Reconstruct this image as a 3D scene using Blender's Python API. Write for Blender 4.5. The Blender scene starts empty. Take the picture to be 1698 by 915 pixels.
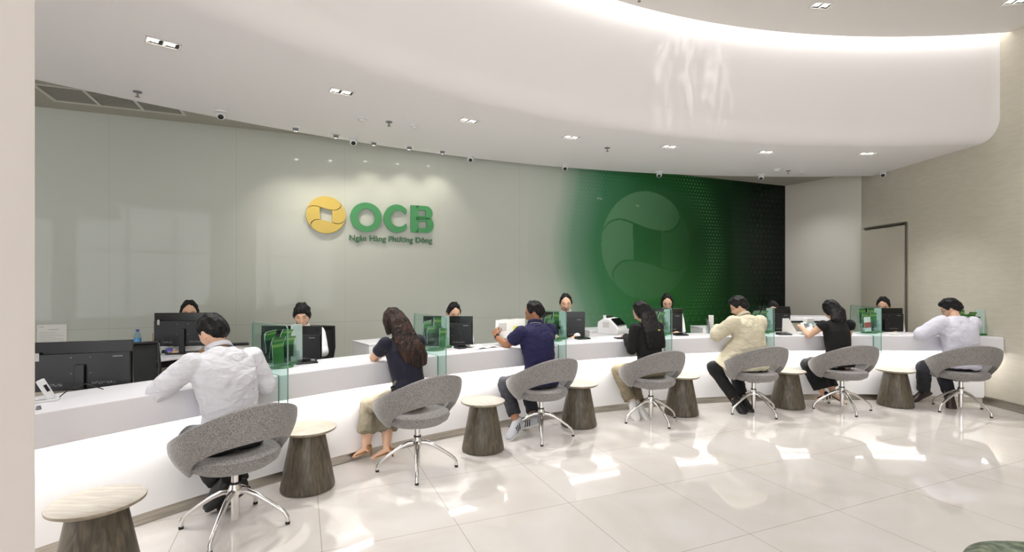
import bpy, math, random
import numpy as np
from mathutils import Vector, Matrix

# ------------------------------------------------------------------ camera, world, big lights, exposure
F, CX, HY, CAMH = 827.0, 849.0, 467.0, 1.5
sc = bpy.context.scene
cam_data = bpy.data.cameras.new('camera')
cam = bpy.data.objects.new('camera', cam_data)
sc.collection.objects.link(cam)
cam.location = (0, 0, CAMH)
cam.rotation_euler = (math.pi / 2, 0, 0)
cam_data.sensor_width = 36
cam_data.lens = 36 * F / 1698
cam_data.shift_y = 9.5 / 1698
cam_data.clip_start = .05
sc.camera = cam

sc.view_settings.view_transform = 'Standard'
sc.view_settings.look = 'None'
sc.view_settings.gamma = 1
sc.view_settings.use_curve_mapping = False
sc.view_settings.exposure = 1.0
try:
    sc.cycles.max_bounces = 7
    sc.cycles.diffuse_bounces = 4
    sc.cycles.glossy_bounces = 3
    sc.cycles.transparent_max_bounces = 10
    sc.cycles.sample_clamp_indirect = 4
    sc.cycles.caustics_reflective = False
    sc.cycles.caustics_refractive = False
    sc.cycles.use_denoising = True
except Exception:
    pass

world = bpy.data.worlds.new('world')
sc.world = world
world.use_nodes = True
wb = world.node_tree.nodes['Background']
wb.inputs[0].default_value = (.93, .97, 1, 1)
wb.inputs[1].default_value = 1.6

DAY, PANEL, COVE, STRIP, SPOT, DOWN = 18, 88, 1.6, 9, 14, 23

def area_light(name, loc, aim, sx, sy, power, col):
    d = bpy.data.lights.new(name, 'AREA')
    d.shape = 'RECTANGLE'
    d.size, d.size_y, d.energy, d.color = sx, sy, power, col
    o = bpy.data.objects.new(name, d)
    sc.collection.objects.link(o)
    o.location = loc
    v = Vector(aim) - Vector(loc)
    o.rotation_euler = v.to_track_quat('-Z', 'Y').to_euler()
    return o

# daylight falling through the three big shop windows behind the camera
for wx in (-6.0, -1.6, 2.8):
    area_light('window_daylight', (wx, -7.7, 2.2), (wx, 0, 1.9), 3.9, 3.6, DAY, (.97, .98, 1))
# downlights of the hall ceiling behind and above the camera
def down_spot(name, loc, power, col=(.95, .97, 1), size=150):
    d = bpy.data.lights.new(name, 'SPOT')
    d.energy, d.spot_size, d.spot_blend, d.color, d.shadow_soft_size = power, math.radians(size), 1, col, .07
    o = bpy.data.objects.new(name, d)
    sc.collection.objects.link(o)
    o.location = loc
    return o
for wx in (-6.5, -3.0, .5, 4.0):
    for wy in (-6.0, -3.6, -1.2):
        down_spot('hall_lamp', (wx, wy, 4.36), PANEL)
for wx, wy in ((-.6, 1.0), (2.6, 1.2), (2.4, 3.2), (4.6, 3.4)):
    down_spot('hall_lamp', (wx, wy, 4.36), PANEL * .45, size=120)
down_spot('recess_fill', (4.75, 8.35, 3.26), 24, size=125)  # unseen fill lamp, added to lift the end wall with a soft scallop
down_spot('recess_fill', (1.6, 7.2, 3.26), 26, size=125)  # second fill added out of view, brightens the middle of the glass wall
# daylight thrown back from outside, a rippled patch on the drum
d = bpy.data.lights.new('sun_glint', 'SPOT')
d.energy, d.spot_size, d.spot_blend, d.color, d.shadow_soft_size = 800, math.radians(6.6), .25, (1, .99, .97), .01
d.use_nodes = True
_nt = d.node_tree; _em = _nt.nodes['Emission']
_tc = _nt.nodes.new('ShaderNodeTexCoord'); _mp = _nt.nodes.new('ShaderNodeMapping'); _mp.inputs['Scale'].default_value = (130, 26, 1)
_nz = _nt.nodes.new('ShaderNodeTexNoise'); _nz.inputs['Detail'].default_value = 2; _nz.inputs['Distortion'].default_value = 1.2; _nz.inputs['Scale'].default_value = 1
_cr = _nt.nodes.new('ShaderNodeValToRGB'); _cr.color_ramp.elements[0].position = .46; _cr.color_ramp.elements[1].position = .72
_nt.links.new(_tc.outputs['Normal'], _mp.inputs[0]); _nt.links.new(_mp.outputs[0], _nz.inputs['Vector'])
_nt.links.new(_nz.outputs['Fac'], _cr.inputs[0]); _nt.links.new(_cr.outputs[0], _em.inputs['Strength'])
_o = bpy.data.objects.new('sun_glint', d); sc.collection.objects.link(_o)
_o.location = (3.0, -7.6, 3.0)
_o.rotation_euler = (Vector((2.04, 5.7, 3.68)) - Vector(_o.location)).to_track_quat('-Z', 'Y').to_euler()
_o.scale = (.75, 1, 1)

# ------------------------------------------------------------------ helpers
PI = math.pi
R = math.radians
rnd = random.Random(7)
V = Vector

def at(x, y, Y):
    return V(((x - CX) / F * Y, Y, CAMH - (y - HY) / F * Y))

def at_z(x, y, z):
    Y = F * (CAMH - z) / (y - HY)
    return V(((x - CX) / F * Y, Y, z))

def s2l(c):
    return tuple((v / 255 / 12.92) if v / 255 <= .04045 else ((v / 255 + .055) / 1.055) ** 2.4 for v in c)

def link(o):
    sc.collection.objects.link(o)

class MB:
    def __init__(s):
        s.v, s.f, s.m, s.M = [], [], [], None
    def add(s, vs, fs, mi=0):
        b = len(s.v)
        if s.M is not None:
            vs = [s.M @ V(p) for p in vs]
        s.v += [tuple(p) for p in vs]
        s.f += [tuple(i + b for i in f) for f in fs]
        s.m += [mi] * len(fs)
        return s
    def box(s, c, size, mi=0, rz=0, M=None):
        x, y, z = [k / 2 for k in size]
        P = [V((a * x, b * y, d * z)) for a in (-1, 1) for b in (-1, 1) for d in (-1, 1)]
        m = M if M is not None else Matrix.Rotation(rz, 3, 'Z')
        P = [m @ p + V(c) for p in P]
        return s.add(P, [(0, 1, 3, 2), (4, 6, 7, 5), (0, 4, 5, 1), (2, 3, 7, 6), (0, 2, 6, 4), (1, 5, 7, 3)], mi)
    def loft(s, secs, side=(1, 0, 0), n=16, mi=0, caps=True, closed=False, power=2.0):
        """secs: (point, rx, ry) along a path; side = direction of rx"""
        pts = [V(q[0]) for q in secs]
        k = len(pts)
        vs, fs = [], []
        side0 = V(side).normalized()
        for i, (p, rx, ry) in enumerate(secs):
            a = pts[max(i - 1, 0)]; b = pts[min(i + 1, k - 1)]
            t = (b - a)
            if t.length < 1e-7: t = V((0, 0, 1))
            t.normalize()
            u = side0 - t * side0.dot(t)
            if u.length < .15:
                alt = V((0, 1, 0)) if abs(t.y) < .8 else V((0, 0, 1))
                u = alt - t * alt.dot(t)
            u.normalize()
            w = t.cross(u)
            for j in range(n):
                an = 2 * PI * j / n
                c, sn = math.cos(an), math.sin(an)
                if power != 2:
                    c = math.copysign(abs(c) ** (2 / power), c); sn = math.copysign(abs(sn) ** (2 / power), sn)
                vs.append(V(p) + u * (c * rx) + w * (sn * ry))
        for i in range(k - 1):
            for j in range(n):
                fs.append((i * n + j, i * n + (j + 1) % n, (i + 1) * n + (j + 1) % n, (i + 1) * n + j))
        if caps:
            fs.append(tuple(reversed(range(n))))
            fs.append(tuple((k - 1) * n + j for j in range(n)))
        return s.add(vs, fs, mi)
    def tube(s, pts, r, n=10, mi=0, side=(1, 0, 0)):
        rr = r if isinstance(r, (list, tuple)) else [r] * len(pts)
        return s.loft([(p, q, q) for p, q in zip(pts, rr)], side, n, mi)
    def cyl(s, a, b, r0, r1=None, n=24, mi=0):
        r1 = r0 if r1 is None else r1
        return s.loft([(a, r0, r0), (b, r1, r1)], (1, 0, 0), n, mi)
    def lathe(s, prof, c=(0, 0, 0), n=40, mi=0):
        vs, fs = [], []
        for r, z in prof:
            for j in range(n):
                an = 2 * PI * j / n
                vs.append((c[0] + r * math.cos(an), c[1] + r * math.sin(an), c[2] + z))
        k = len(prof)
        for i in range(k - 1):
            for j in range(n):
                fs.append((i * n + j, i * n + (j + 1) % n, (i + 1) * n + (j + 1) % n, (i + 1) * n + j))
        fs.append(tuple(reversed(range(n)))); fs.append(tuple((k - 1) * n + j for j in range(n)))
        return s.add(vs, fs, mi)
    def ell(s, c, r, M=None, nu=20, nv=12, mi=0, fn=None):
        vs, fs = [], []
        m = M if M is not None else Matrix.Identity(3)
        for i in range(nv + 1):
            th = PI * i / nv
            for j in range(nu):
                ph = 2 * PI * j / nu
                d = V((math.sin(th) * math.cos(ph), math.sin(th) * math.sin(ph), math.cos(th)))
                p = V((d.x * r[0], d.y * r[1], d.z * r[2]))
                if fn: p = fn(p, d)
                vs.append(m @ p + V(c))
        for i in range(nv):
            for j in range(nu):
                fs.append((i * nu + j, (i + 1) * nu + j, (i + 1) * nu + (j + 1) % nu, i * nu + (j + 1) % nu))
        return s.add(vs, fs, mi)
    def prism(s, poly, o, ux, uy, d0, d1, mi=0):
        """poly in 2D (frame ux, uy at o), pulled from d0 to d1 along ux x uy"""
        ux, uy, o = V(ux), V(uy), V(o)
        w = ux.cross(uy)
        n = len(poly)
        vs = [o + ux * a + uy * b + w * d0 for a, b in poly] + [o + ux * a + uy * b + w * d1 for a, b in poly]
        fs = [tuple(reversed(range(n))), tuple(range(n, 2 * n))] + [(i, (i + 1) % n, n + (i + 1) % n, n + i) for i in range(n)]
        return s.add(vs, fs, mi)
    def build(s, name, mats, parent=None, smooth=False, bevel=0, remesh=0, crease=None, displace=None, solid=0, sub=0, smooth_it=0):
        me = bpy.data.meshes.new(name)
        me.from_pydata(s.v, [], s.f)
        if not isinstance(mats, (list, tuple)): mats = [mats]
        for m in mats: me.materials.append(m)
        if len(mats) > 1: me.polygons.foreach_set('material_index', s.m)
        me.validate(); me.update()
        o = bpy.data.objects.new(name, me)
        link(o)
        if parent is not None: o.parent = parent
        if solid:
            md = o.modifiers.new('solid', 'SOLIDIFY'); md.thickness = solid; md.offset = 0
        if remesh:
            md = o.modifiers.new('remesh', 'REMESH'); md.mode = 'VOXEL'; md.voxel_size = remesh; md.use_smooth_shade = True
        if smooth_it:
            md = o.modifiers.new('relax', 'SMOOTH'); md.factor = .5; md.iterations = smooth_it
        if displace:
            for k, (scale, st) in enumerate(displace):
                tx = bpy.data.textures.new('folds', 'CLOUDS'); tx.noise_scale = scale; tx.noise_depth = 1
                md = o.modifiers.new('folds', 'DISPLACE'); md.texture = tx; md.strength = st; md.mid_level = .5
                md.texture_coords = 'LOCAL'
        if bevel:
            md = o.modifiers.new('bevel', 'BEVEL'); md.width = bevel; md.segments = 3; md.limit_method = 'ANGLE'; md.angle_limit = R(40)
        if sub:
            md = o.modifiers.new('sub', 'SUBSURF'); md.levels = sub; md.render_levels = sub
        if smooth or bevel or sub:
            me.polygons.foreach_set('use_smooth', [True] * len(me.polygons))
            if not sub and not remesh:
                try: me.set_sharp_from_angle(angle=R(38))
                except Exception: pass
        return o

def tag(o, label, cat, group=None):
    o['label'] = label; o['category'] = cat
    if group: o['group'] = group
    return o

def thing(name, label, cat, loc=(0, 0, 0), rz=0, group=None):
    o = bpy.data.objects.new(name, None)
    link(o)
    o.empty_display_size = .1
    o.location = loc; o.rotation_euler = (0, 0, rz)
    return tag(o, label, cat, group)

def struct(o):
    o['kind'] = 'structure'
    return o

def kids(o):
    return [c for c in ALLCH.get(o.name, [])]

ALLCH = {}
def index_children():
    ALLCH.clear()
    for o in sc.objects:
        if o.parent: ALLCH.setdefault(o.parent.name, []).append(o)

def copy_tree(o, parent=None):
    c = o.copy()
    link(c)
    if parent is not None: c.parent = parent
    for ch in kids(o): copy_tree(ch, c)
    return c

# ------------------------------------------------------------------ materials
def mat(name, col, rough=.5, metal=0, spec=.5, emit=None, es=0, bump=None, coat=0, srgb=True, sheen=0, trans=0, sss=0):
    m = bpy.data.materials.new(name)
    m.use_nodes = True
    nt = m.node_tree
    b = nt.nodes['Principled BSDF']
    c = s2l(col) if srgb else col
    b.inputs['Base Color'].default_value = (*c, 1)
    b.inputs['Roughness'].default_value = rough
    b.inputs['Metallic'].default_value = metal
    b.inputs['Specular IOR Level'].default_value = spec
    b.inputs['Coat Weight'].default_value = coat
    b.inputs['Transmission Weight'].default_value = trans
    if sheen: b.inputs['Sheen Weight'].default_value = sheen
    if emit:
        b.inputs['Emission Color'].default_value = (*emit, 1); b.inputs['Emission Strength'].default_value = es
    if bump:
        sc_, st, stretch = bump
        tc = nt.nodes.new('ShaderNodeTexCoord'); mp = nt.nodes.new('ShaderNodeMapping')
        mp.inputs['Scale'].default_value = stretch
        nz = nt.nodes.new('ShaderNodeTexNoise'); nz.inputs['Scale'].default_value = sc_; nz.inputs['Detail'].default_value = 3
        bp = nt.nodes.new('ShaderNodeBump'); bp.inputs['Strength'].default_value = st; bp.inputs['Distance'].default_value = .012 if st < .95 else .018; nz.inputs['Distortion'].default_value = .6
        nt.links.new(tc.outputs['Object'], mp.inputs[0]); nt.links.new(mp.outputs[0], nz.inputs['Vector'])
        nt.links.new(nz.outputs['Fac'], bp.inputs['Height']); nt.links.new(bp.outputs[0], b.inputs['Normal'])
    return m

def noise_col(m, c1, c2, scale, stretch=(1, 1, 1), detail=3, lo=.35, hi=.65, coord='Object', dist=0):
    nt = m.node_tree; b = nt.nodes['Principled BSDF']
    tc = nt.nodes.new('ShaderNodeTexCoord'); mp = nt.nodes.new('ShaderNodeMapping'); mp.inputs['Scale'].default_value = stretch
    nz = nt.nodes.new('ShaderNodeTexNoise'); nz.inputs['Scale'].default_value = scale; nz.inputs['Detail'].default_value = detail
    nz.inputs['Distortion'].default_value = dist
    cr = nt.nodes.new('ShaderNodeValToRGB')
    cr.color_ramp.elements[0].position = lo; cr.color_ramp.elements[1].position = hi
    cr.color_ramp.elements[0].color = (*s2l(c1), 1); cr.color_ramp.elements[1].color = (*s2l(c2), 1)
    nt.links.new(tc.outputs[coord], mp.inputs[0]); nt.links.new(mp.outputs[0], nz.inputs['Vector'])
    nt.links.new(nz.outputs['Fac'], cr.inputs[0]); nt.links.new(cr.outputs[0], b.inputs['Base Color'])
    return m

M = {}
M['paint'] = mat('white_plaster', (226, 222, 218), .75)
M['drum'] = mat('satin_white_plaster', (240, 237, 236), .75, spec=.08)
M['recess'] = mat('grey_recess_paint', (176, 172, 160), .8)
M['wall_beige'] = noise_col(mat('beige_wallcovering', (205, 196, 178), .6), (206, 199, 182), (212, 205, 189), 7, (1, 1, 6))
M['wall_grey'] = mat('warm_grey_wall', (226, 220, 208), .6)
M['pier'] = mat('cream_pier_paint', (228, 221, 216), .6)
M['door'] = mat('beige_door_leaf', (198, 190, 174), .5)
M['steel'] = noise_col(mat('brushed_steel', (150, 145, 135), .28, metal=1), (165, 160, 150), (190, 185, 176), 4, (1, 1, 20))
M['darksteel'] = mat('dark_door_frame', (150, 143, 130), .35, metal=.7)
M['solid'] = mat('white_solid_surface', (228, 226, 230), .22, spec=.45)
M['panelw'] = mat('white_lacquer_panel', (236, 234, 234), .3)
M['wood'] = None
M['chrome'] = mat('polished_aluminium', (222, 220, 218), .16, metal=1)
M['rubber'] = mat('black_rubber', (22, 22, 22), .6)
M['black'] = mat('black_plastic', (17, 17, 19), .38)
M['blackg'] = mat('black_glossy_plastic', (12, 12, 14), .15)
M['portp'] = noise_col(mat('port_print', (60, 60, 62), .4), (16, 16, 18), (130, 130, 134), 120, (1, 1, 1), 2, .45, .6)
M['greyp'] = mat('grey_plastic', (120, 122, 126), .4)
M['mesh'] = mat('black_mesh_back', (30, 31, 32), .7)
M['wplastic'] = mat('white_plastic', (226, 226, 226), .35)
M['paper'] = mat('white_paper', (236, 235, 230), .7)
M['papergrey'] = mat('printed_grey_paper', (196, 194, 190), .7)
M['lightem'] = mat('led_strip', (255, 255, 255), .5, emit=(1, .985, .95), es=STRIP)
M['coveem'] = mat('cove_led', (255, 255, 255), .5, emit=(1, .99, .96), es=COVE)
M['lamp'] = mat('lamp_lens', (255, 250, 240), .5, emit=(1, .93, .82), es=14)
M['lampweak'] = mat('reflector_glow', (250, 248, 244), .35, emit=(1, .95, .88), es=1.0)
M['green'] = mat('green_print', (52, 116, 50), .35)
M['dgreen'] = mat('dark_green_print', (22, 56, 32), .35)
M['lgreen'] = mat('light_green_print', (120, 156, 76), .35)
M['red'] = mat('red_print', (190, 52, 40), .4)
M['gold'] = mat('gold_sign_enamel', (204, 178, 88), .35)
M['signgreen'] = mat('green_sign_enamel', (72, 146, 92), .35)
M['signdark'] = mat('dark_green_sign_enamel', (58, 112, 72), .4)
M['skin'] = mat('skin', (222, 180, 152), .55, spec=.3)
M['skin2'] = mat('tanned_skin', (166, 118, 88), .55, spec=.35)
M['hair'] = mat('black_hair', (13, 11, 11), .5, spec=.3, bump=(70, .9, (1, 1, .1)))
M['hairbrown'] = noise_col(mat('dark_brown_hair', (58, 40, 32), .5, spec=.3, bump=(70, 1.0, (1, 1, .08))), (20, 14, 13), (72, 48, 38), 26, (1, 1, .12))
M['lips'] = mat('lips', (178, 92, 84), .4)
M['eyew'] = mat('eye_white', (225, 220, 215), .3)
M['eyed'] = mat('eye_iris', (26, 18, 14), .2)
M['wshirt'] = mat('white_cotton', (222, 221, 227), .75, bump=(9, 1.0, (1, 1, 2.2)))
M['wshirt2'] = mat('white_blouse', (236, 236, 236), .7)
M['lilac'] = mat('pale_lilac_knit', (222, 221, 234), .85, bump=(200, .15, (1, 1, 1)))
M['navy'] = mat('navy_jersey', (23, 22, 42), .85, sheen=.1)
M['polo'] = mat('navy_polo_pique', (33, 31, 74), .85, bump=(9, 1.0, (1, 1, 2.2)))
M['blackc'] = mat('black_cloth', (20, 20, 21), .9)
M['jeans'] = mat('charcoal_denim', (44, 44, 50), .9, bump=(9, 1.0, (1, 1, 2.2)))
M['khaki'] = mat('khaki_cotton', (116, 106, 84), .85, bump=(9, 1.0, (1, 1, 2.2)))
M['skirt'] = mat('beige_cotton', (132, 123, 104), .85, bump=(10, 1.0, (1, 1, .35)))
M['cream'] = mat('cream_linen', (214, 205, 180), .85, bump=(9, 1.0, (1, 1, 2.2)))
M['tan'] = mat('tan_leather', (152, 110, 70), .4)
M['shoeblack'] = mat('black_leather', (17, 17, 19), .35)
M['shoewhite'] = mat('white_sneaker_leather', (226, 224, 220), .5)
M['shoegrey'] = mat('grey_sneaker_mesh', (186, 187, 192), .7)
M['brownleather'] = mat('dark_brown_leather', (50, 34, 30), .4)
M['blue'] = mat('blue_bottle_label', (96, 162, 214), .35)
M['purple'] = mat('purple_tape', (92, 84, 168), .4)
M['yellow'] = mat('yellow_print', (218, 220, 90), .6)
M['graphite'] = mat('graphite_lens', (8, 8, 10), .1)
M['tray'] = mat('black_drawer', (30, 28, 26), .5)
M['pinkp'] = mat('pink_form_paper', (228, 205, 208), .7)

# oak veneer (stool) : long vertical grain
def wood_mat(name, c1, c2, c3, stretch):
    m = mat(name, c2, .42)
    nt = m.node_tree; b = nt.nodes['Principled BSDF']
    tc = nt.nodes.new('ShaderNodeTexCoord'); mp = nt.nodes.new('ShaderNodeMapping'); mp.inputs['Scale'].default_value = stretch
    nz = nt.nodes.new('ShaderNodeTexNoise'); nz.inputs['Scale'].default_value = 9; nz.inputs['Detail'].default_value = 5; nz.inputs['Distortion'].default_value = .8
    cr = nt.nodes.new('ShaderNodeValToRGB')
    e = cr.color_ramp.elements
    e[0].position = .32; e[0].color = (*s2l(c1), 1); e[1].position = .68; e[1].color = (*s2l(c3), 1)
    k = e.new(.5); k.color = (*s2l(c2), 1)
    nt.links.new(tc.outputs['Object'], mp.inputs[0]); nt.links.new(mp.outputs[0], nz.inputs['Vector'])
    nt.links.new(nz.outputs['Fac'], cr.inputs[0]); nt.links.new(cr.outputs[0], b.inputs['Base Color'])
    return m
M['wood'] = wood_mat('grey_oak_veneer', (62, 56, 46), (84, 76, 63), (108, 98, 82), (4, 4, .5))
M['woodtop'] = wood_mat('pale_oak_top', (132, 121, 103), (146, 135, 116), (158, 148, 130), (.7, 5, 1))

def fabric_mat():
    m = mat('grey_woven_fabric', (140, 135, 134), .95, sheen=.2)
    nt = m.node_tree; b = nt.nodes['Principled BSDF']
    tc = nt.nodes.new('ShaderNodeTexCoord')
    outs = []
    for st in ((1, 1, 4.5), (4.5, 4.5, 1)):
        mp = nt.nodes.new('ShaderNodeMapping'); mp.inputs['Scale'].default_value = st
        nz = nt.nodes.new('ShaderNodeTexNoise'); nz.inputs['Scale'].default_value = 95; nz.inputs['Detail'].default_value = 2
        nt.links.new(tc.outputs['Object'], mp.inputs[0]); nt.links.new(mp.outputs[0], nz.inputs['Vector'])
        outs.append(nz.outputs['Fac'])
    ad = nt.nodes.new('ShaderNodeMath'); ad.operation = 'ADD'
    nt.links.new(outs[0], ad.inputs[0]); nt.links.new(outs[1], ad.inputs[1])
    cr = nt.nodes.new('ShaderNodeValToRGB')
    cr.color_ramp.elements[0].position = .38; cr.color_ramp.elements[0].color = (*s2l((88, 84, 84)), 1)
    cr.color_ramp.elements[1].position = .62; cr.color_ramp.elements[1].color = (*s2l((166, 161, 158)), 1)
    hf = nt.nodes.new('ShaderNodeMath'); hf.operation = 'MULTIPLY'; hf.inputs[1].default_value = .5
    nt.links.new(ad.outputs[0], hf.inputs[0]); nt.links.new(hf.outputs[0], cr.inputs[0]); nt.links.new(cr.outputs[0], b.inputs['Base Color'])
    bp = nt.nodes.new('ShaderNodeBump'); bp.inputs['Strength'].default_value = .3; bp.inputs['Distance'].default_value = .004
    nt.links.new(hf.outputs[0], bp.inputs['Height']); nt.links.new(bp.outputs[0], b.inputs['Normal'])
    return m
M['fabric'] = fabric_mat()

def glass_mat(name, tint, edge=False, gloss=.9):
    m = bpy.data.materials.new(name); m.use_nodes = True
    nt = m.node_tree; nt.nodes.clear()
    out = nt.nodes.new('ShaderNodeOutputMaterial'); mx = nt.nodes.new('ShaderNodeMixShader')
    tr = nt.nodes.new('ShaderNodeBsdfTransparent'); gl = nt.nodes.new('ShaderNodeBsdfGlossy')
    tr.inputs[0].default_value = (*tint, 1); gl.inputs['Roughness'].default_value = .02; gl.inputs[0].default_value = (.9, 1, .97, 1)
    fr = nt.nodes.new('ShaderNodeFresnel'); fr.inputs[0].default_value = 1.45
    ml = nt.nodes.new('ShaderNodeMath'); ml.operation = 'MULTIPLY'; ml.inputs[1].default_value = gloss
    ge = nt.nodes.new('ShaderNodeNewGeometry'); iv = nt.nodes.new('ShaderNodeMath'); iv.operation = 'SUBTRACT'; iv.inputs[0].default_value = 1
    m2 = nt.nodes.new('ShaderNodeMath'); m2.operation = 'MULTIPLY'
    nt.links.new(ge.outputs['Backfacing'], iv.inputs[1]); nt.links.new(fr.outputs[0], ml.inputs[0])
    nt.links.new(ml.outputs[0], m2.inputs[0]); nt.links.new(iv.outputs[0], m2.inputs[1]); nt.links.new(m2.outputs[0], mx.inputs[0])
    nt.links.new(tr.outputs[0], mx.inputs[1]); nt.links.new(gl.outputs[0], mx.inputs[2]); nt.links.new(mx.outputs[0], out.inputs[0])
    return m
M['glass'] = glass_mat('green_tinted_glass', (.85, .945, .92))
M['glassedge'] = mat('green_glass_edge', (120, 160, 146), .1)
M['clear'] = glass_mat('clear_acrylic', (.93, .97, .96))
M['clearblue'] = glass_mat('clear_bottle_plastic', (.75, .88, .95))
M['specglass'] = glass_mat('spectacle_lens', (.95, .97, .97))

def frosted():
    m = bpy.data.materials.new('frosted_acrylic'); m.use_nodes = True
    nt = m.node_tree; nt.nodes.clear()
    out = nt.nodes.new('ShaderNodeOutputMaterial'); mx = nt.nodes.new('ShaderNodeMixShader')
    tr = nt.nodes.new('ShaderNodeBsdfTransparent'); df = nt.nodes.new('ShaderNodeBsdfDiffuse')
    tr.inputs[0].default_value = (.86, .95, .92, 1); df.inputs[0].default_value = (.66, .80, .76, 1)
    mx.inputs[0].default_value = .62
    nt.links.new(tr.outputs[0], mx.inputs[1]); nt.links.new(df.outputs[0], mx.inputs[2]); nt.links.new(mx.outputs[0], out.inputs[0])
    return m
M['frost'] = frosted()

# ------------------------------------------------------------------ plan of the room
C = V((4.05, -1.45, 0))            # centre of the counter's arc
RB, RP, RK = 7.53, 7.765, 7.785    # radius of box front, lit panel, kickplate
HT, HB = .843, .663                # counter top, underside of the box
T = V((.9207, .3903, 0)); N = V((-.3903, .9207, 0)); DW = 6.7   # the glass wall
XW = 5.8
ZS, ZR, ZC = 3.2, 3.32, 4.4        # drum soffit, recess ceiling, hall ceiling

def wall_u(px):
    a = (px - CX) / F
    Y = DW / (N.x * a + N.y)
    return V((a * Y, Y, 0)).dot(T), Y

def wpt(px, py, d=0):
    u, Y = wall_u(px)
    z = CAMH - (py - HY) * Y / F
    return N * (DW - d) + T * u + V((0, 0, z))

def front_at(px, r=RB):
    """point of the circle r seen in column px"""
    a = (px - CX) / F
    A = a * a + 1; B = -2 * (a * C.x + C.y); D = C.x ** 2 + C.y ** 2 - r * r
    Y = (-B + math.sqrt(B * B - 4 * A * D)) / (2 * A)
    return V((a * Y, Y, 0))

def outward(p):
    d = V((p[0], p[1], 0)) - C
    return d.normalized()

def rot_of(n):
    """rotation whose local +y points along n"""
    return math.atan2(n.y, n.x) - PI / 2

# ---- floor
def floor_mat():
    m = mat('polished_cream_porcelain', (226, 219, 214), .035, spec=.55)
    nt = m.node_tree; b = nt.nodes['Principled BSDF']; L = nt.links.new
    g = nt.nodes.new('ShaderNodeNewGeometry')
    lines = []
    P0 = V((-.335, 3.076, 0))
    for d in (T, N):
        dp = nt.nodes.new('ShaderNodeVectorMath'); dp.operation = 'DOT_PRODUCT'; dp.inputs[1].default_value = tuple(d)
        L(g.outputs['Position'], dp.inputs[0])
        s = nt.nodes.new('ShaderNodeMath'); s.operation = 'SUBTRACT'; s.inputs[1].default_value = P0.dot(d) - 40 * .784
        L(dp.outputs['Value'], s.inputs[0])
        md = nt.nodes.new('ShaderNodeMath'); md.operation = 'MODULO'; md.inputs[1].default_value = .784; L(s.outputs[0], md.inputs[0])
        lt = nt.nodes.new('ShaderNodeMath'); lt.operation = 'LESS_THAN'; lt.inputs[1].default_value = .0035; L(md.outputs[0], lt.inputs[0])
        lines.append(lt.outputs[0])
    mx = nt.nodes.new('ShaderNodeMath'); mx.operation = 'MAXIMUM'; L(lines[0], mx.inputs[0]); L(lines[1], mx.inputs[1])
    nz = nt.nodes.new('ShaderNodeTexNoise'); nz.inputs['Scale'].default_value = 1.6; nz.inputs['Detail'].default_value = 5; nz.inputs['Distortion'].default_value = 1.2
    L(g.outputs['Position'], nz.inputs['Vector'])
    cr = nt.nodes.new('ShaderNodeValToRGB')
    cr.color_ramp.elements[0].position = .35; cr.color_ramp.elements[0].color = (*s2l((220, 213, 206)), 1)
    cr.color_ramp.elements[1].position = .65; cr.color_ramp.elements[1].color = (*s2l((228, 223, 219)), 1)
    L(nz.outputs['Fac'], cr.inputs[0])
    mc = nt.nodes.new('ShaderNodeMix'); mc.data_type = 'RGBA'
    L(mx.outputs[0], mc.inputs[0]); L(cr.outputs[0], mc.inputs[6]); mc.inputs[7].default_value = (*s2l((168, 155, 138)), 1)
    L(mc.outputs[2], b.inputs['Base Color'])
    return m
XL, YB = -9.0, -8.0
struct(MB().add([(XL, YB, 0), (XW + .6, YB, 0), (XW + .6, 11, 0), (XL, 11, 0), (XL, YB, -.1), (XW + .6, YB, -.1), (XW + .6, 11, -.1), (XL, 11, -.1)],
       [(0, 1, 2, 3), (7, 6, 5, 4), (0, 4, 5, 1), (1, 5, 6, 2), (2, 6, 7, 3), (3, 7, 4, 0)]).build('floor', floor_mat()))

# ---- drum: soffit, rounded lip and tall curved face in one surface, running from the front edge to the back edge
DC, DR = V((4.47, -1.97, 0)), 8.01
SC, SR = V((4.65, -3.55, 0)), 11.65
def pol(c, r, a, z):
    return V((c.x + r * math.cos(a), c.y + r * math.sin(a), z))
def drum():
    mb = MB(); vs, fs = [], []
    na = 120
    rr = .26
    prof = [(0, 4.62), (0, 4.3), (0, 3.9)] + [(0, ZS + rr + .06)]
    for k in range(9):
        an = PI / 2 * k / 8
        prof.append((rr * (1 - math.cos(an)), ZS + rr - rr * math.sin(an)))
    rows = len(prof) + 5
    for i in range(na + 1):
        a = R(205) - R(205 - 70) * i / na
        for dr, z in prof:
            p = pol(DC, DR + dr, a, z)
            vs.append(p)
        p0 = V(vs[-1])
        # soffit back edge in about the same direction
        d = (p0 - DC).normalized()
        w = p0 - SC; w.z = 0
        bq = w.dot(V((d.x, d.y, 0))); cq = w.dot(w) - SR * SR
        t = -bq + math.sqrt(max(bq * bq - cq, 0))
        t = max(t, .4)
        e = p0 + V((d.x, d.y, 0)) * t
        for k in (1, 2, 3):
            q = p0.lerp(e, k / 3); q.z = ZS; vs.append(q)
        vs.append(V((e.x, e.y, ZR + .05)))
        vs.append(V((e.x, e.y, ZR + .3)))
    for i in range(na):
        for j in range(rows - 1):
            a, b = i * rows + j, (i + 1) * rows + j
            fs.append((a, a + 1, b + 1, b))
    vs = [V((min(p.x, XW + .07), p.y, p.z)) for p in vs]
    return mb.add(vs, fs)
o = struct(drum().build('ceiling', M['drum'], smooth=True)); o.name = 'ceiling_drum'
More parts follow.
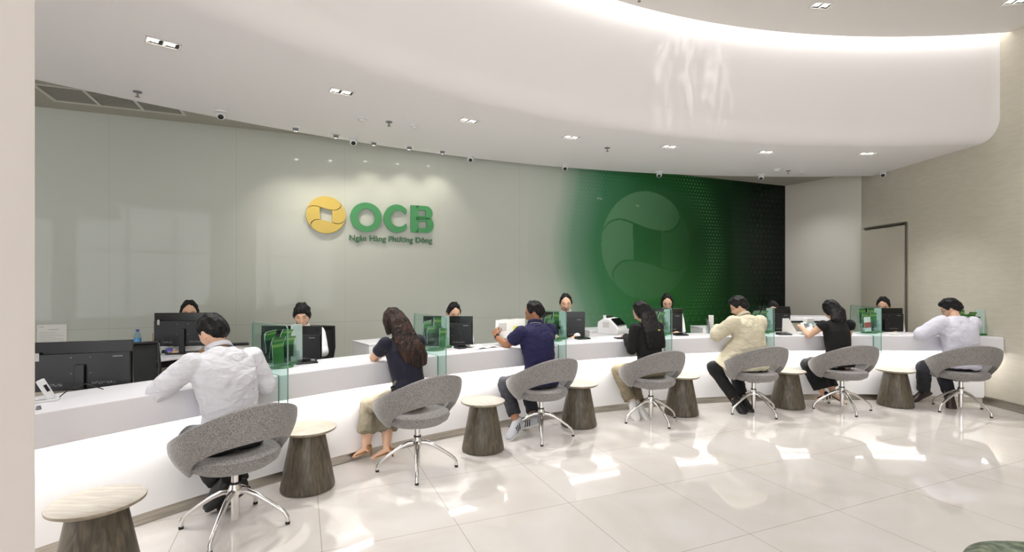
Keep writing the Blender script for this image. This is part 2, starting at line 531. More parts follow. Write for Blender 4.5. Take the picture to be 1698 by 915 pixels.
# hall ceiling: ends a hand's breadth before the drum face
def hall_ceiling():
    mb = MB(); na = 80
    vs, fs = [], []
    for i in range(na + 1):
        a = R(205) - R(205 - 76) * i / na
        p = pol(DC, DR - .13, a, ZC)
        p.x = min(p.x, XW + .07)
        vs.append(p); vs.append(V((p.x, YB, ZC))); vs.append(V((p.x, p.y, ZC + .12)))
    for i in range(na):
        fs.append((3 * i, 3 * i + 1, 3 * i + 4, 3 * i + 3)); fs.append((3 * i, 3 * i + 3, 3 * i + 5, 3 * i + 2))
    mb.add(vs, fs)
    return mb
o = struct(hall_ceiling().build('ceiling', M['paint'])); o.name = 'ceiling_hall'
mb = MB(); mb.add([(XL, YB, 4.6), (XW + .6, YB, 4.6), (XW + .6, 11, 4.6), (XL, 11, 4.6)], [(0, 3, 2, 1)])
struct(mb.build('ceiling_slab', M['paint']))
# strip of light in the slot
mb = MB(); vs, fs = [], []
for i in range(81):
    a = R(200) - R(200 - 80) * i / 80
    for r_, z in ((DR - .128, ZC + .03), (DR - .02, ZC + .10)):
        vs.append(pol(DC, r_, a, z))
vs = [V((min(p.x, XW - .01), p.y, p.z)) for p in vs]
fs = [(2 * i, 2 * i + 1, 2 * i + 3, 2 * i + 2) for i in range(80)]
tag(mb.add(vs, fs).build('cove_light', M['coveem']), 'long curved strip of white light in the slot along the top of the ceiling drum', 'light')
# recess ceiling
mb = MB(); mb.add([(XL, 1, ZR), (XW + .6, 1, ZR), (XW + .6, 11, ZR), (XL, 11, ZR)], [(0, 3, 2, 1)])
vs = [pol(SC, SR - .02, R(200) - R(140) * i / 80, ZR) for i in range(81)] + [V((XW + .6, 11.2, ZR)), V((XL, 11.2, ZR)), V((XL, 0, ZR))]
mb = MB(); n0 = len(vs)
fs = []
outer = [pol(SC, SR + 6, R(200) - R(140) * i / 80, ZR) for i in range(81)]
mb.add(vs[:81] + outer, [(i, 81 + i, 82 + i, i + 1) for i in range(80)])
struct(mb.build('ceiling_recess', M['recess']))

# ---- glass wall with the printed mural
def inpoly(X, Z, P):
    r = np.zeros(X.shape, bool)
    n = len(P)
    for i in range(n):
        x0, y0 = P[i]; x1, y1 = P[(i + 1) % n]
        if y0 == y1: continue
        c = ((y0 > Z) != (y1 > Z)) & (X < (x1 - x0) * (Z - y0) / (y1 - y0) + x0)
        r ^= c
    return r

def catmull(P, k=8):
    out = []
    for i in range(len(P) - 1):
        p0 = P[max(i - 1, 0)]; p1 = P[i]; p2 = P[i + 1]; p3 = P[min(i + 2, len(P) - 1)]
        for j in range(k):
            t = j / k
            out.append(tuple(.5 * ((2 * b) + (-a + c) * t + (2 * a - 5 * b + 4 * c - d) * t * t + (-a + 3 * b - 3 * c + d) * t ** 3)
                             for a, b, c, d in zip(p0, p1, p2, p3)))
    out.append(tuple(P[-1]))
    return out
G1 = catmull([(-.965, .26), (-.84, .40), (-.62, .475), (-.36, .43), (-.05, .34), (.28, .29), (.52, .31), (.68, .42), (.745, .55), (.72, .66), (.66, .75)])
def arc(a0, a1, n=24, r=1.0):
    return [(r * math.cos(R(a0 + (a1 - a0) * i / n)), r * math.sin(R(a0 + (a1 - a0) * i / n))) for i in range(n + 1)]
petal_top = arc(48.7, 164.9) + G1[1:-1]
gx = .035
G1o = [(x + gx, y - gx * .3) for x, y in G1]
ksq = min(range(len(G1)), key=lambda i: abs(G1[i][0] - .30) + (0 if G1[i][1] > 0 else 9))
ksl = min(range(len(G1)), key=lambda i: abs(G1[i][0] + .32) + abs(G1[i][1] - .42))
G1rot = [(-x, -y) for x, y in G1]
right_upper = [(x + .035, y - .03) for x, y in G1[ksq:]]
right_lower = [(x, y + .035) for x, y in reversed(G1rot[:ksl + 1])]   # from square corner to the circle
petal_right = [(.31, .27)] + right_upper[1:] + arc(43, -13, 16)[0:] + list(reversed([(x, y) for x, y in right_lower]))[1:] + []
petal_bottom = [(-x, -y) for x, y in petal_top]
petal_left = [(-x, -y) for x, y in petal_right]

uL = wall_u(40)[0] - 1.2
uM0 = wall_u(875)[0]; uR = wall_u(1302)[0]
uc, Yc = wall_u(1069)
zc = CAMH - (407 - HY) * Yc / F
u0, u1 = wall_u(997)[0], wall_u(1144)[0]
rc = (u1 - u0) / 2
uc = (u0 + u1) / 2
def mural_wall():
    nu, nz = 460, 300
    us = np.linspace(uM0, uR, nu); zs = np.linspace(0, ZR, nz)
    U, Z = np.meshgrid(us, zs, indexing='ij')
    px = np.linspace(875, 1302, 200); pu = np.array([wall_u(p)[0] for p in px])
    PX = np.interp(U, pu, px)
    stops = [(875, (198, 202, 193)), (925, (180, 190, 178)), (960, (112, 148, 126)), (1000, (62, 116, 82)), (1060, (40, 92, 54)),
             (1130, (28, 70, 36)), (1200, (18, 44, 24)), (1250, (9, 22, 13)), (1302, (4, 7, 5))]
    xs = [s[0] for s in stops]
    lin = np.array([s2l(s[1]) for s in stops]) * np.linspace(1, 1.5, len(stops))[:, None]
    warp = PX + 14 * np.sin((Z - 1.2) * 2.2) + 10 * ((Z - zc) / 1.2)
    warp = np.clip(warp, 875, 1302)
    col = np.stack([np.interp(warp, xs, lin[:, k]) for k in range(3)], -1)
    # green glow low behind the coin
    g = np.exp(-(((U - uc) / (1.5 * rc)) ** 2 + ((Z - (zc - 1.1 * rc)) / (1.0 * rc)) ** 2))
    col += g[..., None] * np.array(s2l((40, 84, 34))) * .9
    # coin
    X = (U - uc) / rc; Y = (Z - zc) / (rc * 1.0)
    disc = X * X + Y * Y < 1
    shade = np.clip(.62 - .5 * X + .15 * Y, .1, 1)
    petals = np.array(s2l((112, 160, 122)))
    for P, w in ((petal_top, .46), (petal_left, .42), (petal_bottom, .27), (petal_right, .16)):
        msk = inpoly(X, Y, P) & disc
        k = (w * 1.25 * shade)[..., None] * msk[..., None]
        col = col * (1 - k) + petals * k
    rad = np.hypot(X, Y)
    def dots(sp, rdot, amp, tint, soft=.02):
        nonlocal col
        row = np.floor(Z / (sp * .87)); off = np.where(row % 2 == 0, 0, sp / 2)
        du = (U + off) % sp - sp / 2; dz = Z % (sp * .87) - sp * .435
        d = np.hypot(du, dz)
        k = np.clip((rdot - d) / .010, 0, 1) * amp
        col = col + k[..., None] * np.array(s2l(tint))
    ang = np.arctan2(Y, X)
    ring = np.exp(-((rad - 1.62) / .22) ** 2) * (np.cos(ang) > -.1)
    dots(.066, .021, ring * .75 * np.clip(np.cos(ang - .1) + .2, 0, 1), (64, 118, 66))
    ring2 = np.exp(-((rad - 1.6) / .3) ** 2) * np.clip(np.sin(ang) * 1.0, 0, 1)
    dots(.066, .019, ring2 * .35, (90, 140, 96))
    low = np.clip((zc - .9 * rc - Z) / .8, 0, 1)
    dots(.13, .034, low * .40 * np.clip(1.4 - np.abs(X - .9) * .35, 0, 1), (60, 120, 66))
    dots(.11, .02, .10 * np.clip((rad - 1.8) / .5, 0, 1) * (X > 0), (60, 110, 66))
    col = np.clip(col, 0, 1)
    vs = [tuple(N * DW + T * u + V((0, 0, z))) for u in us for z in zs]
    i = np.arange(nu - 1)[:, None] * nz + np.arange(nz - 1)[None, :]
    fs = np.stack([i, i + nz, i + nz + 1, i + 1], -1).reshape(-1, 4).tolist()
    cols = col.reshape(-1, 3)
    # plain left part
    b = len(vs)
    lc = np.array(s2l((198, 202, 193)))
    for u in (uL, uM0):
        for z in (0, ZR):
            vs.append(tuple(N * DW + T * u + V((0, 0, z))))
    fs.append((b, b + 2, b + 3, b + 1))
    cols = np.vstack([cols, np.tile(lc, (4, 1))])
    me = bpy.data.meshes.new('wall_back')
    me.from_pydata(vs, [], fs)
    at_ = me.color_attributes.new('print', 'FLOAT_COLOR', 'POINT')
    at_.data.foreach_set('color', np.hstack([cols, np.ones((len(cols), 1))]).astype(np.float32).ravel())
    m = mat('back_painted_glass', (170, 170, 160), .03, spec=.17)
    nt = m.node_tree; bs = nt.nodes['Principled BSDF']; L = nt.links.new
    ca = nt.nodes.new('ShaderNodeAttribute'); ca.attribute_name = 'print'
    geo = nt.nodes.new('ShaderNodeNewGeometry'); sp = nt.nodes.new('ShaderNodeSeparateXYZ'); L(geo.outputs['Position'], sp.inputs[0])
    a = nt.nodes.new('ShaderNodeMath'); a.operation = 'SUBTRACT'; a.inputs[1].default_value = .99; L(sp.outputs['Z'], a.inputs[0])
    a2 = nt.nodes.new('ShaderNodeMath'); a2.operation = 'ABSOLUTE'; L(a.outputs[0], a2.inputs[0])
    dp = nt.nodes.new('ShaderNodeVectorMath'); dp.operation = 'DOT_PRODUCT'; dp.inputs[1].default_value = tuple(T); L(geo.outputs['Position'], dp.inputs[0])
    s = nt.nodes.new('ShaderNodeMath'); s.operation = 'ADD'; s.inputs[1].default_value = 20 * 1.22 - wall_u(180)[0]; L(dp.outputs['Value'], s.inputs[0])
    md = nt.nodes.new('ShaderNodeMath'); md.operation = 'MODULO'; md.inputs[1].default_value = 1.22; L(s.outputs[0], md.inputs[0])
    mn = nt.nodes.new('ShaderNodeMath'); mn.operation = 'MINIMUM'; L(md.outputs[0], mn.inputs[0]); L(a2.outputs[0], mn.inputs[1])
    lt = nt.nodes.new('ShaderNodeMath'); lt.operation = 'LESS_THAN'; lt.inputs[1].default_value = .0035; L(mn.outputs[0], lt.inputs[0])
    ml = nt.nodes.new('ShaderNodeMath'); ml.operation = 'MULTIPLY'; ml.inputs[1].default_value = .22; L(lt.outputs[0], ml.inputs[0])
    mc = nt.nodes.new('ShaderNodeMix'); mc.data_type = 'RGBA'
    L(ml.outputs[0], mc.inputs[0]); L(ca.outputs['Color'], mc.inputs[6]); mc.inputs[7].default_value = (.1, .12, .1, 1)
    L(mc.outputs[2], bs.inputs['Base Color'])
    me.materials.append(m)
    o = bpy.data.objects.new('wall_back', me); link(o)
    return struct(o)
mural_wall()
# short grey wall, right wall, door
def wall_strip(name, p, q, z0, z1, m, th=.15, side=1):
    p, q = V(p), V(q)
    d = (q - p).normalized(); n = V((d.y, -d.x, 0)) * th * side
    mb = MB()
    mb.add([p + V((0, 0, z0)), q + V((0, 0, z0)), q + V((0, 0, z1)), p + V((0, 0, z1)),
            p + n + V((0, 0, z0)), q + n + V((0, 0, z0)), q + n + V((0, 0, z1)), p + n + V((0, 0, z1))],
           [(0, 1, 2, 3), (7, 6, 5, 4), (0, 4, 5, 1), (3, 2, 6, 7), (1, 5, 6, 2), (0, 3, 7, 4)])
    return struct(mb.build(name, m))
WE = N * DW + T * uR
YD0, YD1, ZD = 7.33, 8.2, 2.36
WC = V((XW, 8.28, 0))
wall_strip('wall_end', WC, WE, 0, ZR + .1, M['wall_grey'], .15, 1)
mb = MB()
def wquad(mb, y0, y1, z0, z1):
    mb.box((XW + .08, (y0 + y1) / 2, (z0 + z1) / 2), (.16, y1 - y0, z1 - z0))
wquad(mb, YB, YD0, 0, 4.7); wquad(mb, YD0, YD1, ZD, 4.7); wquad(mb, YD1, 8.4, 0, 4.7)
struct(mb.build('wall_right', M['wall_beige']))
o = struct(MB().box((XW + .12, (YD0 + YD1) / 2, ZD / 2), (.05, YD1 - YD0, ZD)).build('wall_doorway_back', M['wall_grey']))
d = bpy.data.objects.new('door_1', None); link(d); struct(d); d.location = (XW - .012, YD0 + .02, 0); d.rotation_euler = (0, 0, R(2.5))
MB().box((0, (YD1 - YD0 - .03) / 2, ZD / 2 - .012), (.04, YD1 - YD0 - .04, ZD - .035)).build('door_leaf', M['door'], d, bevel=.003)
MB().box((-.035, .8, 1.05), (.03, .1, .02)).cyl((-.02, .84, 1.05), (-.05, .84, 1.05), .012).build('door_handle', M['chrome'], d, bevel=.003)
mb = MB(); mb.box((XW + .01, YD0 - .012, ZD / 2), (.05, .024, ZD + .02)); mb.box((XW + .01, (YD0 + YD1) / 2, ZD + .012), (.05, YD1 - YD0 + .02, .024))
struct(mb.build('trim_1', M['darksteel'], bevel=.003))
# steel skirting of the right wall
struct(MB().box((XW - .006, (YB + 6.28) / 2, .05), (.012, 6.28 - YB, .10)).build('baseboard_right', M['steel'], bevel=.002))
# pier at the left, windows and walls behind the camera
struct(MB().box((-1.9, 1.25, ZC / 2 + .1), (.6, .85, ZC + .2)).build('wall_pier', M['pier'], bevel=.004))
mb = MB(); mb.box((XL - .08, 1.5, 2.35), (.16, 19, 4.7)); struct(mb.build('wall_left', M['paint']))
mb = MB()
mb.box((-1.6, YB, .15), (15, .2, .3)); mb.box((-1.6, YB, 4.35), (15, .2, .7))
for x in (-8.5, -3.8, .6, 5.3): mb.box((x, YB, 2.35), (.5 if abs(x) < 5 else .9, .2, 4.7))
struct(mb.build('wall_behind', M['pier']))
for k, wx in enumerate((-6.0, -1.6, 2.8)):
    mb = MB()
    for x in (-1.95, -.65, .65, 1.95): mb.box((wx + x, YB, 2.15), (.07, .1, 3.7))
    for z in (.33, 2.5, 3.97): mb.box((wx, YB, z), (3.95, .1, .07))
    w = struct(mb.build('window_%d' % (k + 1), M['darksteel']))

# ------------------------------------------------------------------ the counter
A0 = math.atan2(1.3 - C.y, -2.9 - C.x)          # left end, behind the pier
pe = V((XW - .004, 0, 0))
def ang_end(r):                                  # meets the right wall
    return math.acos((XW - .006 - C.x) / r)
def arc_block(r0, r1, z0, z1, a0, n=110, a1=None, prof=None):
    """closed block between two radii"""
    mb = MB(); vs, fs = [], []
    prof = prof or [(r0, z0), (r0, z1), (r1, z1), (r1, z0)]
    k = len(prof)
    for i in range(n + 1):
        for r_, z in prof:
            e = ang_end(r_) if a1 is None else a1
            vs.append(pol(C, r_, a0 + (e - a0) * i / n, z))
    for i in range(n):
        for j in range(k):
            a = i * k + j; b = i * k + (j + 1) % k
            fs.append((a, a + k, b + k, b))
    fs.append(tuple(reversed(range(k)))); fs.append(tuple(n * k + j for j in range(k)))
    return mb.add(vs, fs)
ctr = thing('reception_counter', 'long curved white bank counter with lit recess running across the room', 'counter', (0, 0, 0))
b_ = .012
prof = [(RB, HB), (RB, HT - b_), (RB + b_ * .3, HT - b_ * .3), (RB + b_, HT), (RB + .50, HT), (RB + .50, HB)]
arc_block(0, 0, 0, 0, A0, prof=prof).build('counter_top', M['solid'], ctr, smooth=True)
arc_block(RP, RP + .03, .078, HB - .001, A0).build('front_panel', M['panelw'], ctr, smooth=True)
arc_block(RK, RK + .03, .0, .078, A0).build('kickplate', M['steel'], ctr, smooth=True)
arc_block(RB + .09, RB + .15, HB - .012, HB - .002, A0).build('light_strip', M['lightem'], ctr)
arc_block(RB + .47, RB + .50, .0, HB - .001, A0).build('back_panel', M['panelw'], ctr, smooth=True)
# lower staff worktop just behind the raised top
arc_block(RB + .56, RB + 1.0, .72, .745, A0, n=60).build('staff_worktop', M['panelw'], ctr, smooth=True)

# ------------------------------------------------------------------ staff side cabinets and desks
def cabinet(px, py, w, dpt, label, h=HT, name='side_cabinet', drawer=False):
    p = at_z(px, py, h)
    n = outward(p)
    t = thing(name, label, 'cabinet', (p.x, p.y, 0), rot_of(n))
    MB().box((w / 2, dpt / 2, h / 2 + .035), (w, dpt, h - .07 )).build('cabinet_body', M['panelw'], t, bevel=.004)
    MB().box((w / 2, dpt / 2, .035), (w - .04, dpt - .04, .07)).build('plinth', M['steel'], t)
    MB().box((w / 2, dpt / 2 , h+.008), (w + .01, dpt + .01, .016)).build('top', M['solid'], t, bevel=.003)
    return t
cabinet(612, 573, .45, .42, 'white side cabinet behind the counter left of the woman with long brown hair')
cabinet(978, 550, .62, .42, 'white side cabinet behind the counter under the banknote counting machine')
cabinet(1166, 545, .62, .35, 'white side cabinet behind the counter left of the man in cream jacket')

# desk of the left-hand clerk
dk = thing('staff_desk', 'white desk with black edge in a second row behind the counter at left', 'desk', tuple(at_z(420, 577, .8).xy) + (0,), 0)
dp0 = at_z(222, 602, .8); dp1 = at_z(420, 577, .8)
dd = (dp1 - dp0).normalized(); dn = V((-dd.y, dd.x, 0))
dk.rotation_euler = (0, 0, math.atan2(dd.y, dd.x))
dlen = (dp1 - dp0).length + .6
DESKM = Matrix.Translation(V((dp1.x, dp1.y, 0))) @ Matrix.Rotation(math.atan2(dd.y, dd.x), 4, 'Z')
MB().box((-dlen / 2, .26, .793), (dlen, .52, .022)).build('desk_top', M['solid'], dk, bevel=.003)
MB().box((-dlen / 2, .265, .752), (dlen - .02, .50, .058)).build('under_frame', M['blackg'], dk)
MB().box((-dlen / 2, .10, .37), (dlen - .06, .03, .70)).build('modesty_panel', M['door'], dk)
MB().box((-.03, .27, .37), (.03, .44, .70)).build('side_panel', M['door'], dk)
MB().box((-dlen + .03, .27, .37), (.03, .44, .70)).build('side_panel', M['door'], dk)

# desk at the right behind the counter, with a black open tray under its top
p = at_z(1305, 527, .98)
dk2 = thing('staff_desk', 'white raised desk with a black gap below its top, behind the counter at right', 'desk', (p.x, p.y, 0), R(-4))
MB().box((.36, .22, .965), (.78, .46, .05)).build('desk_top', M['solid'], dk2, bevel=.004)
MB().box((.36, .23, .925), (.72, .42, .03)).build('under_frame', M['blackg'], dk2)
MB().box((.36, .24, .455), (.70, .40, .91)).build('desk_body', M['door'], dk2, bevel=.003)

# ------------------------------------------------------------------ stools
def make_stool():
    t = thing('stool', '', 'stool')
    MB().lathe([(.17, .0), (.186, .006), (.188, .02), (.118, .395), (.11, .412), (.08, .413)], n=64).build('stool_body', M['wood'], t, smooth=True)
    MB().lathe([(.10, .412), (.178, .414), (.196, .424), (.198, .432), (.196, .437), (.19, .438), (.1, .438)], n=64).build('stool_top', [M['woodtop'], M['wood']], t, smooth=True)
    return t
st0 = make_stool()
index_children()
near = V((-2.02, 2.43, 0))
stool_at = [(tuple(near.xy), 'conical grey oak stool nearest the left pier, cut off by the bottom of the picture'),
            ((-1.49, 3.64), 'conical grey oak stool between man in white shirt and woman with brown hair'),
            ((-.26, 4.47), 'conical grey oak stool between woman with brown hair and boy in navy polo'),
            ((.70, 5.23), 'conical grey oak stool between boy in navy polo and woman with long black hair'),
            ((1.93, 5.68), 'conical grey oak stool between woman with long black hair and man in cream jacket'),
            ((3.31, 5.99), 'conical grey oak stool between man in cream jacket and woman in black dress'),
            ((4.65, 6.05), 'conical grey oak stool furthest right, beside man in pale lilac top')]
for i, ((x, y), lab) in enumerate(stool_at):
    o = st0 if i == 0 else copy_tree(st0)
    o.location = (x, y, 0); o.rotation_euler = (0, 0, i * 1.1)
    tag(o, lab, 'stool', 'conical oak stools along the counter')

# ------------------------------------------------------------------ swivel chairs
def make_chair():
    t = thing('swivel_chair', '', 'chair')
    # seat cushion
    MB().lathe([(.02, .365), (.13, .367), (.205, .38), (.245, .405), (.258, .435), (.25, .462), (.21, .476), (.12, .47), (.02, .465)], n=56).build('seat', M['fabric'], t, smooth=True)
    # wrap-around back: a closed band, open between band and seat at the back (-y)
    na, nr = 96, 9
    vs, fs = [], []
    for i in range(na):
        th = 2 * PI * i / na                     # 0 = back
        c = math.cos(th)
        wr = abs((th + PI) % (2 * PI) - PI)      # angle away from the back
        zr = .625 + .158 * c + .014 * math.cos(2 * th)
        rr = .322 + .012 * c
        k = max(0, math.cos(min(wr / R(84), 1) * PI / 2)) ** .6
        zl = .392 + (.59 - .392) * k
        rl = .236 + (.300 - .236) * k
        d = V((math.sin(th), -math.cos(th), 0))
        for j in range(nr):
            s = j / (nr - 1)
            r_ = rl + (rr - rl) * math.sin(min(1, s * 1.0) * PI / 2 * 1.12) / math.sin(PI / 2 * 1.12) * 1.0
            z = zl + (zr - zl) * s ** 1.05
            vs.append(d * r_ + V((0, 0, z)))
    for i in range(na):
        for j in range(nr - 1):
            a = i * nr + j; b = ((i + 1) % na) * nr + j
            fs.append((a, b, b + 1, a + 1))
    ob = MB().add(vs, fs).build('backrest', M['fabric'], t, smooth=True, solid=.050)
    md = ob.modifiers.new('round', 'BEVEL'); md.width = .023; md.segments = 5; md.limit_method = 'ANGLE'; md.angle_limit = R(60)
    MB().cyl((0, 0, .20), (0, 0, .37), .021).cyl((0, 0, .345), (0, 0, .366), .07, .10).build('gas_column', M['chrome'], t, smooth=True)
    MB().lathe([(.03, .195), (.038, .20), (.04, .225), (.034, .245), (.026, .262), (.026, .268)], n=32).cyl((0, 0, .045), (0, 0, .20), .021, .024).build('hub', M['chrome'], t, smooth=True)
    MB().cyl((0, 0, .262), (0, 0, .272), .029).build('hub_ring', M['rubber'], t, smooth=True)
    for k in range(4):
        a = PI / 2 * k
        d = V((math.cos(a), math.sin(a), 0))
        sd = V((-d.y, d.x, 0))
        P = [(.03, .218), (.07, .214), (.13, .187), (.20, .142), (.262, .098), (.292, .072), (.308, .045), (.311, .014)]
        W = [(.020, .020), (.019, .019), (.016, .015), (.0145, .013), (.013, .012), (.0125, .012), (.0115, .0125), (.0115, .012)]
        lg = MB().loft([(d * r_ + V((0, 0, z)), w, h) for (r_, z), (w, h) in zip(P, W)], side=sd, n=14).build('leg', M['chrome'], t, smooth=True)
        MB().cyl(d * .311 + V((0, 0, 0)), d * .311 + V((0, 0, .015)), .014, n=16).build('glide', M['rubber'], lg, smooth=True)
    return t
ch0 = make_chair()
index_children()
chair_at = [((-1.70, 3.06), 74, 'man in white shirt'), ((-.757, 3.99), 78, 'woman with long brown hair'), ((.284, 4.86), 66, 'boy in navy polo'),
            ((1.50, 5.39), 88, 'woman with long black hair'), ((2.78, 5.74), 88, 'man in cream jacket'), ((3.87, 5.85), 60, 'woman in black dress'), ((5.22, 5.80), 80, 'man in pale lilac top')]
for i, ((x, y), leg, who) in enumerate(chair_at):
    o = ch0 if i == 0 else copy_tree(ch0)
    n = outward((x, y))
    o.location = (x, y, 0)
    o.rotation_euler = (0, 0, rot_of(n))
    # the four-legged foot turns freely under the seat
    for c in [q for q in sc.objects if q.parent == o and q.name.startswith('leg')]:
        c.rotation_euler = (0, 0, -rot_of(n) + R(leg + 22))
    tag(o, 'grey fabric swivel chair with open back, taken by the ' + who, 'chair', 'grey swivel chairs at the counter')

# ------------------------------------------------------------------ glass screens
def screen(px_near, pxs, label):
    """a pane standing on the counter along a radius, with its front part hanging before the counter"""
    p = front_at(pxs); n = outward(p)
    t = thing('glass_screen', label, 'screen', (p.x, p.y, 0), rot_of(n), 'glass screens between the counter places')
    y0, y1, z0, z1, r = -.14, .44, .635, 1.2, .03
    poly = [(y0 + r * (1 - math.sin(R(a))), z1 - r * (1 - math.cos(R(a)))) for a in (90, 60, 30, 0)]
    poly += [(y1 - r * (1 - math.sin(R(a))), z1 - r * (1 - math.cos(R(a)))) for a in (0, 30, 60, 90)]
    poly += [(y1, HT + .001), (.001, HT + .001), (-.002, HT - .02), (-.002, z0 )]
    poly += [(y0 + r * (1 - math.sin(R(a))), z0 + r * (1 - math.cos(R(a)))) for a in (0, 30, 60, 90)]
    # poly runs clockwise starting at the front-top
    mb = MB()
    mb.prism(poly, (-.005, 0, 0), (0, 1, 0), (0, 0, 1), 0, .010)
    nf = len(mb.f)
    mb.m = [0, 0] + [1] * (nf - 2)
    mb.build('pane', [M['glass'], M['glassedge']], t)
    return t, p, n
SCR = [screen(484, 462, 'tinted glass screen to the right of the man in white shirt'),
       screen(750, 726, 'tinted glass screen to the right of the woman with long brown hair'),
       screen(946, 926, 'tinted glass screen to the right of the boy in navy polo'),
       screen(1121, 1101.5, 'tinted glass screen to the right of the woman with long black hair'),
       screen(1292, 1271, 'tinted glass screen to the right of the man in cream jacket'),
       screen(1470, 1448, 'tinted glass screen to the right of the woman in black dress')]

# ------------------------------------------------------------------ brochure stands and brochures
def make_stand(loc, rz, label):
    t = thing('brochure_stand', label, 'stand', loc, rz, 'acrylic brochure stands on the counter')
    MB().lathe([(.02, 0), (.085, 0), (.09, .004), (.085, .010), (.05, .02), (.02, .022)], n=32).build('base', M['green'], t, smooth=True)
    for k in range(3):
        y = -.05 + k * .045; z = .02 + k * .05
        mb = MB()
        mb.box((0, y - .020, z + .05), (.22, .003, .10)); mb.box((0, y + .018, z + .07), (.22, .003, .14))
        mb.box((-.11, y, z + .05), (.003, .038, .10)); mb.box((.11, y, z + .05), (.003, .038, .10)); mb.box((0, y, z), (.22, .038, .003))
        mb.build('pocket', M['clear'], t)
    MB().box((.165, .05, .165), (.10, .006, .30)).build('sign_panel', M['frost'], t, bevel=.002)
    MB().box((.165, .05, .012), (.12, .06, .02)).build('sign_foot', M['green'], t, bevel=.004)
    MB().box((.05, .075, .11), (.23, .004, .20)).build('back_plate', M['clear'], t)
    return t
TIER = ['front tier', 'middle tier', 'back tier']
def brochure(stand, k, x, tilt, kind, lab, grp):
    if grp: lab = lab.replace('green leaflet in', 'green leaflet, %s%s, in' % (TIER[k], (' left' if x < 0 else ' right')))
    h, w = .185, .088
    y = -.05 + k * .045; z = .025 + k * .05
    Mx = Matrix.Translation(V(stand.location)) @ Matrix.Rotation(stand.rotation_euler.z, 4, 'Z') @ Matrix.Translation(V((x, y, z))) @ Matrix.Rotation(R(tilt), 4, 'Y')
    mb = MB()
    vs, fs, mi = [], [], []
    n = 8
    bend = kind == 'bent'
    for s in (0, 1):
        for i in range(n + 1):
            q = i / n
            yy = -.002 + s * .005 - (.035 * max(0, q - .55) ** 1.5 * 3 if bend else 0)
            zz = h * q - (.03 * max(0, q - .6) * 2 if bend else 0)
            vs += [(-w / 2, yy, zz), (w / 2, yy, zz)]
    f = 2 * (n + 1)
    for i in range(n):
        a = 2 * i
        fs.append((a, a + 1, a + 3, a + 2))
        mi.append({'plain': (0 if i not in (6,) else 2), 'bent': (1 if i < 4 else (0 if i != 6 else 2)), 'white': (3 if i not in (2, 3, 4) else 4)}[kind])
        fs.append((f + a + 1, f + a, f + a + 2, f + a + 3)); mi.append(3)
        fs.append((a, a + 2, f + a + 2, f + a)); mi.append(3)
        fs.append((a + 1, f + a + 1, f + a + 3, a + 3)); mi.append(3)
    fs.append((0, f, f + 1, 1)); mi.append(3)
    fs.append((2 * n, 2 * n + 1, f + 2 * n + 1, f + 2 * n)); mi.append(3)
    mb.add(vs, fs); mb.m = mi
    o = mb.build('brochure', [M['green'], M['dgreen'], M['lgreen'], M['paper'], M['red']])
    o.matrix_world = Mx
    return tag(o, lab, 'brochure', grp)
stand_who = ['man in white shirt', 'woman with long brown hair', 'boy in navy polo', 'woman with long black hair', 'man in cream jacket', 'woman in black dress']
for i, (t, p, n) in enumerate(SCR):
    side = V((n.y, -n.x, 0))
    q = p + n * .27 - side * (.0 if i else .0)
    q = p + n * .30 + side * .20 if False else p + n * .30 - side * .30
    # seen through the pane: the stand is on the far side of it
    q = p + n * .34 + side * .17
    s = make_stand((q.x, q.y, HT), rot_of(n) + R(8), 'acrylic brochure stand behind the screen right of the ' + stand_who[i])
    sets = [[(0, -.05, -4, 'plain'), (1, -.055, 6, 'bent'), (1, .055, 2, 'bent'), (2, -.05, -8, 'bent'), (2, .055, 4, 'bent')],
            [(0, .05, 3, 'plain'), (1, -.055, -3, 'bent'), (2, -.05, -10, 'bent'), (2, .05, 3, 'plain')],
            [(1, -.055, -3, 'bent'), (2, -.05, -7, 'bent'), (2, .05, 5, 'plain')],
            [(0, -.05, 0, 'plain'), (2, -.05, -5, 'bent'), (2, .05, 5, 'bent')],
            [(1, -.05, 0, 'bent'), (2, -.05, -5, 'bent'), (2, .05, 5, 'bent')],
            [(0, -.055, -5, 'white'), (1, -.055, 0, 'plain'), (1, .055, 0, 'plain'), (2, -.055, -2, 'plain'), (2, .055, 2, 'plain')]][i]
    for k, x, tl, kind in sets:
        if kind == 'white':
            brochure(s, k, x, tl, kind, 'white leaflet with red picture in the stand beside the woman in black dress', None)
        else:
            brochure(s, k, x, tl, kind, 'green leaflet in the stand right of the ' + stand_who[i], 'green leaflets right of the ' + stand_who[i])
p = at_z(1624, 558, HT) ; n = outward(p)
sr = make_stand((p.x - .02, p.y + .12, HT), R(-6), 'brochure stand on the right end of the counter, beside the beige wall')
for k, x, tl, kind in [(0, -.055, -5, 'white'), (1, -.055, 0, 'plain'), (1, .055, 4, 'bent'), (2, -.055, -2, 'plain'), (2, .055, 2, 'bent')]:
    if kind == 'white':
        brochure(sr, k, x, tl, kind, 'white leaflet with red picture in the rightmost stand by the beige wall', None)
    else:
        brochure(sr, k, x, tl, kind, 'green leaflet in the rightmost stand by the beige wall', 'green leaflets by the beige wall')

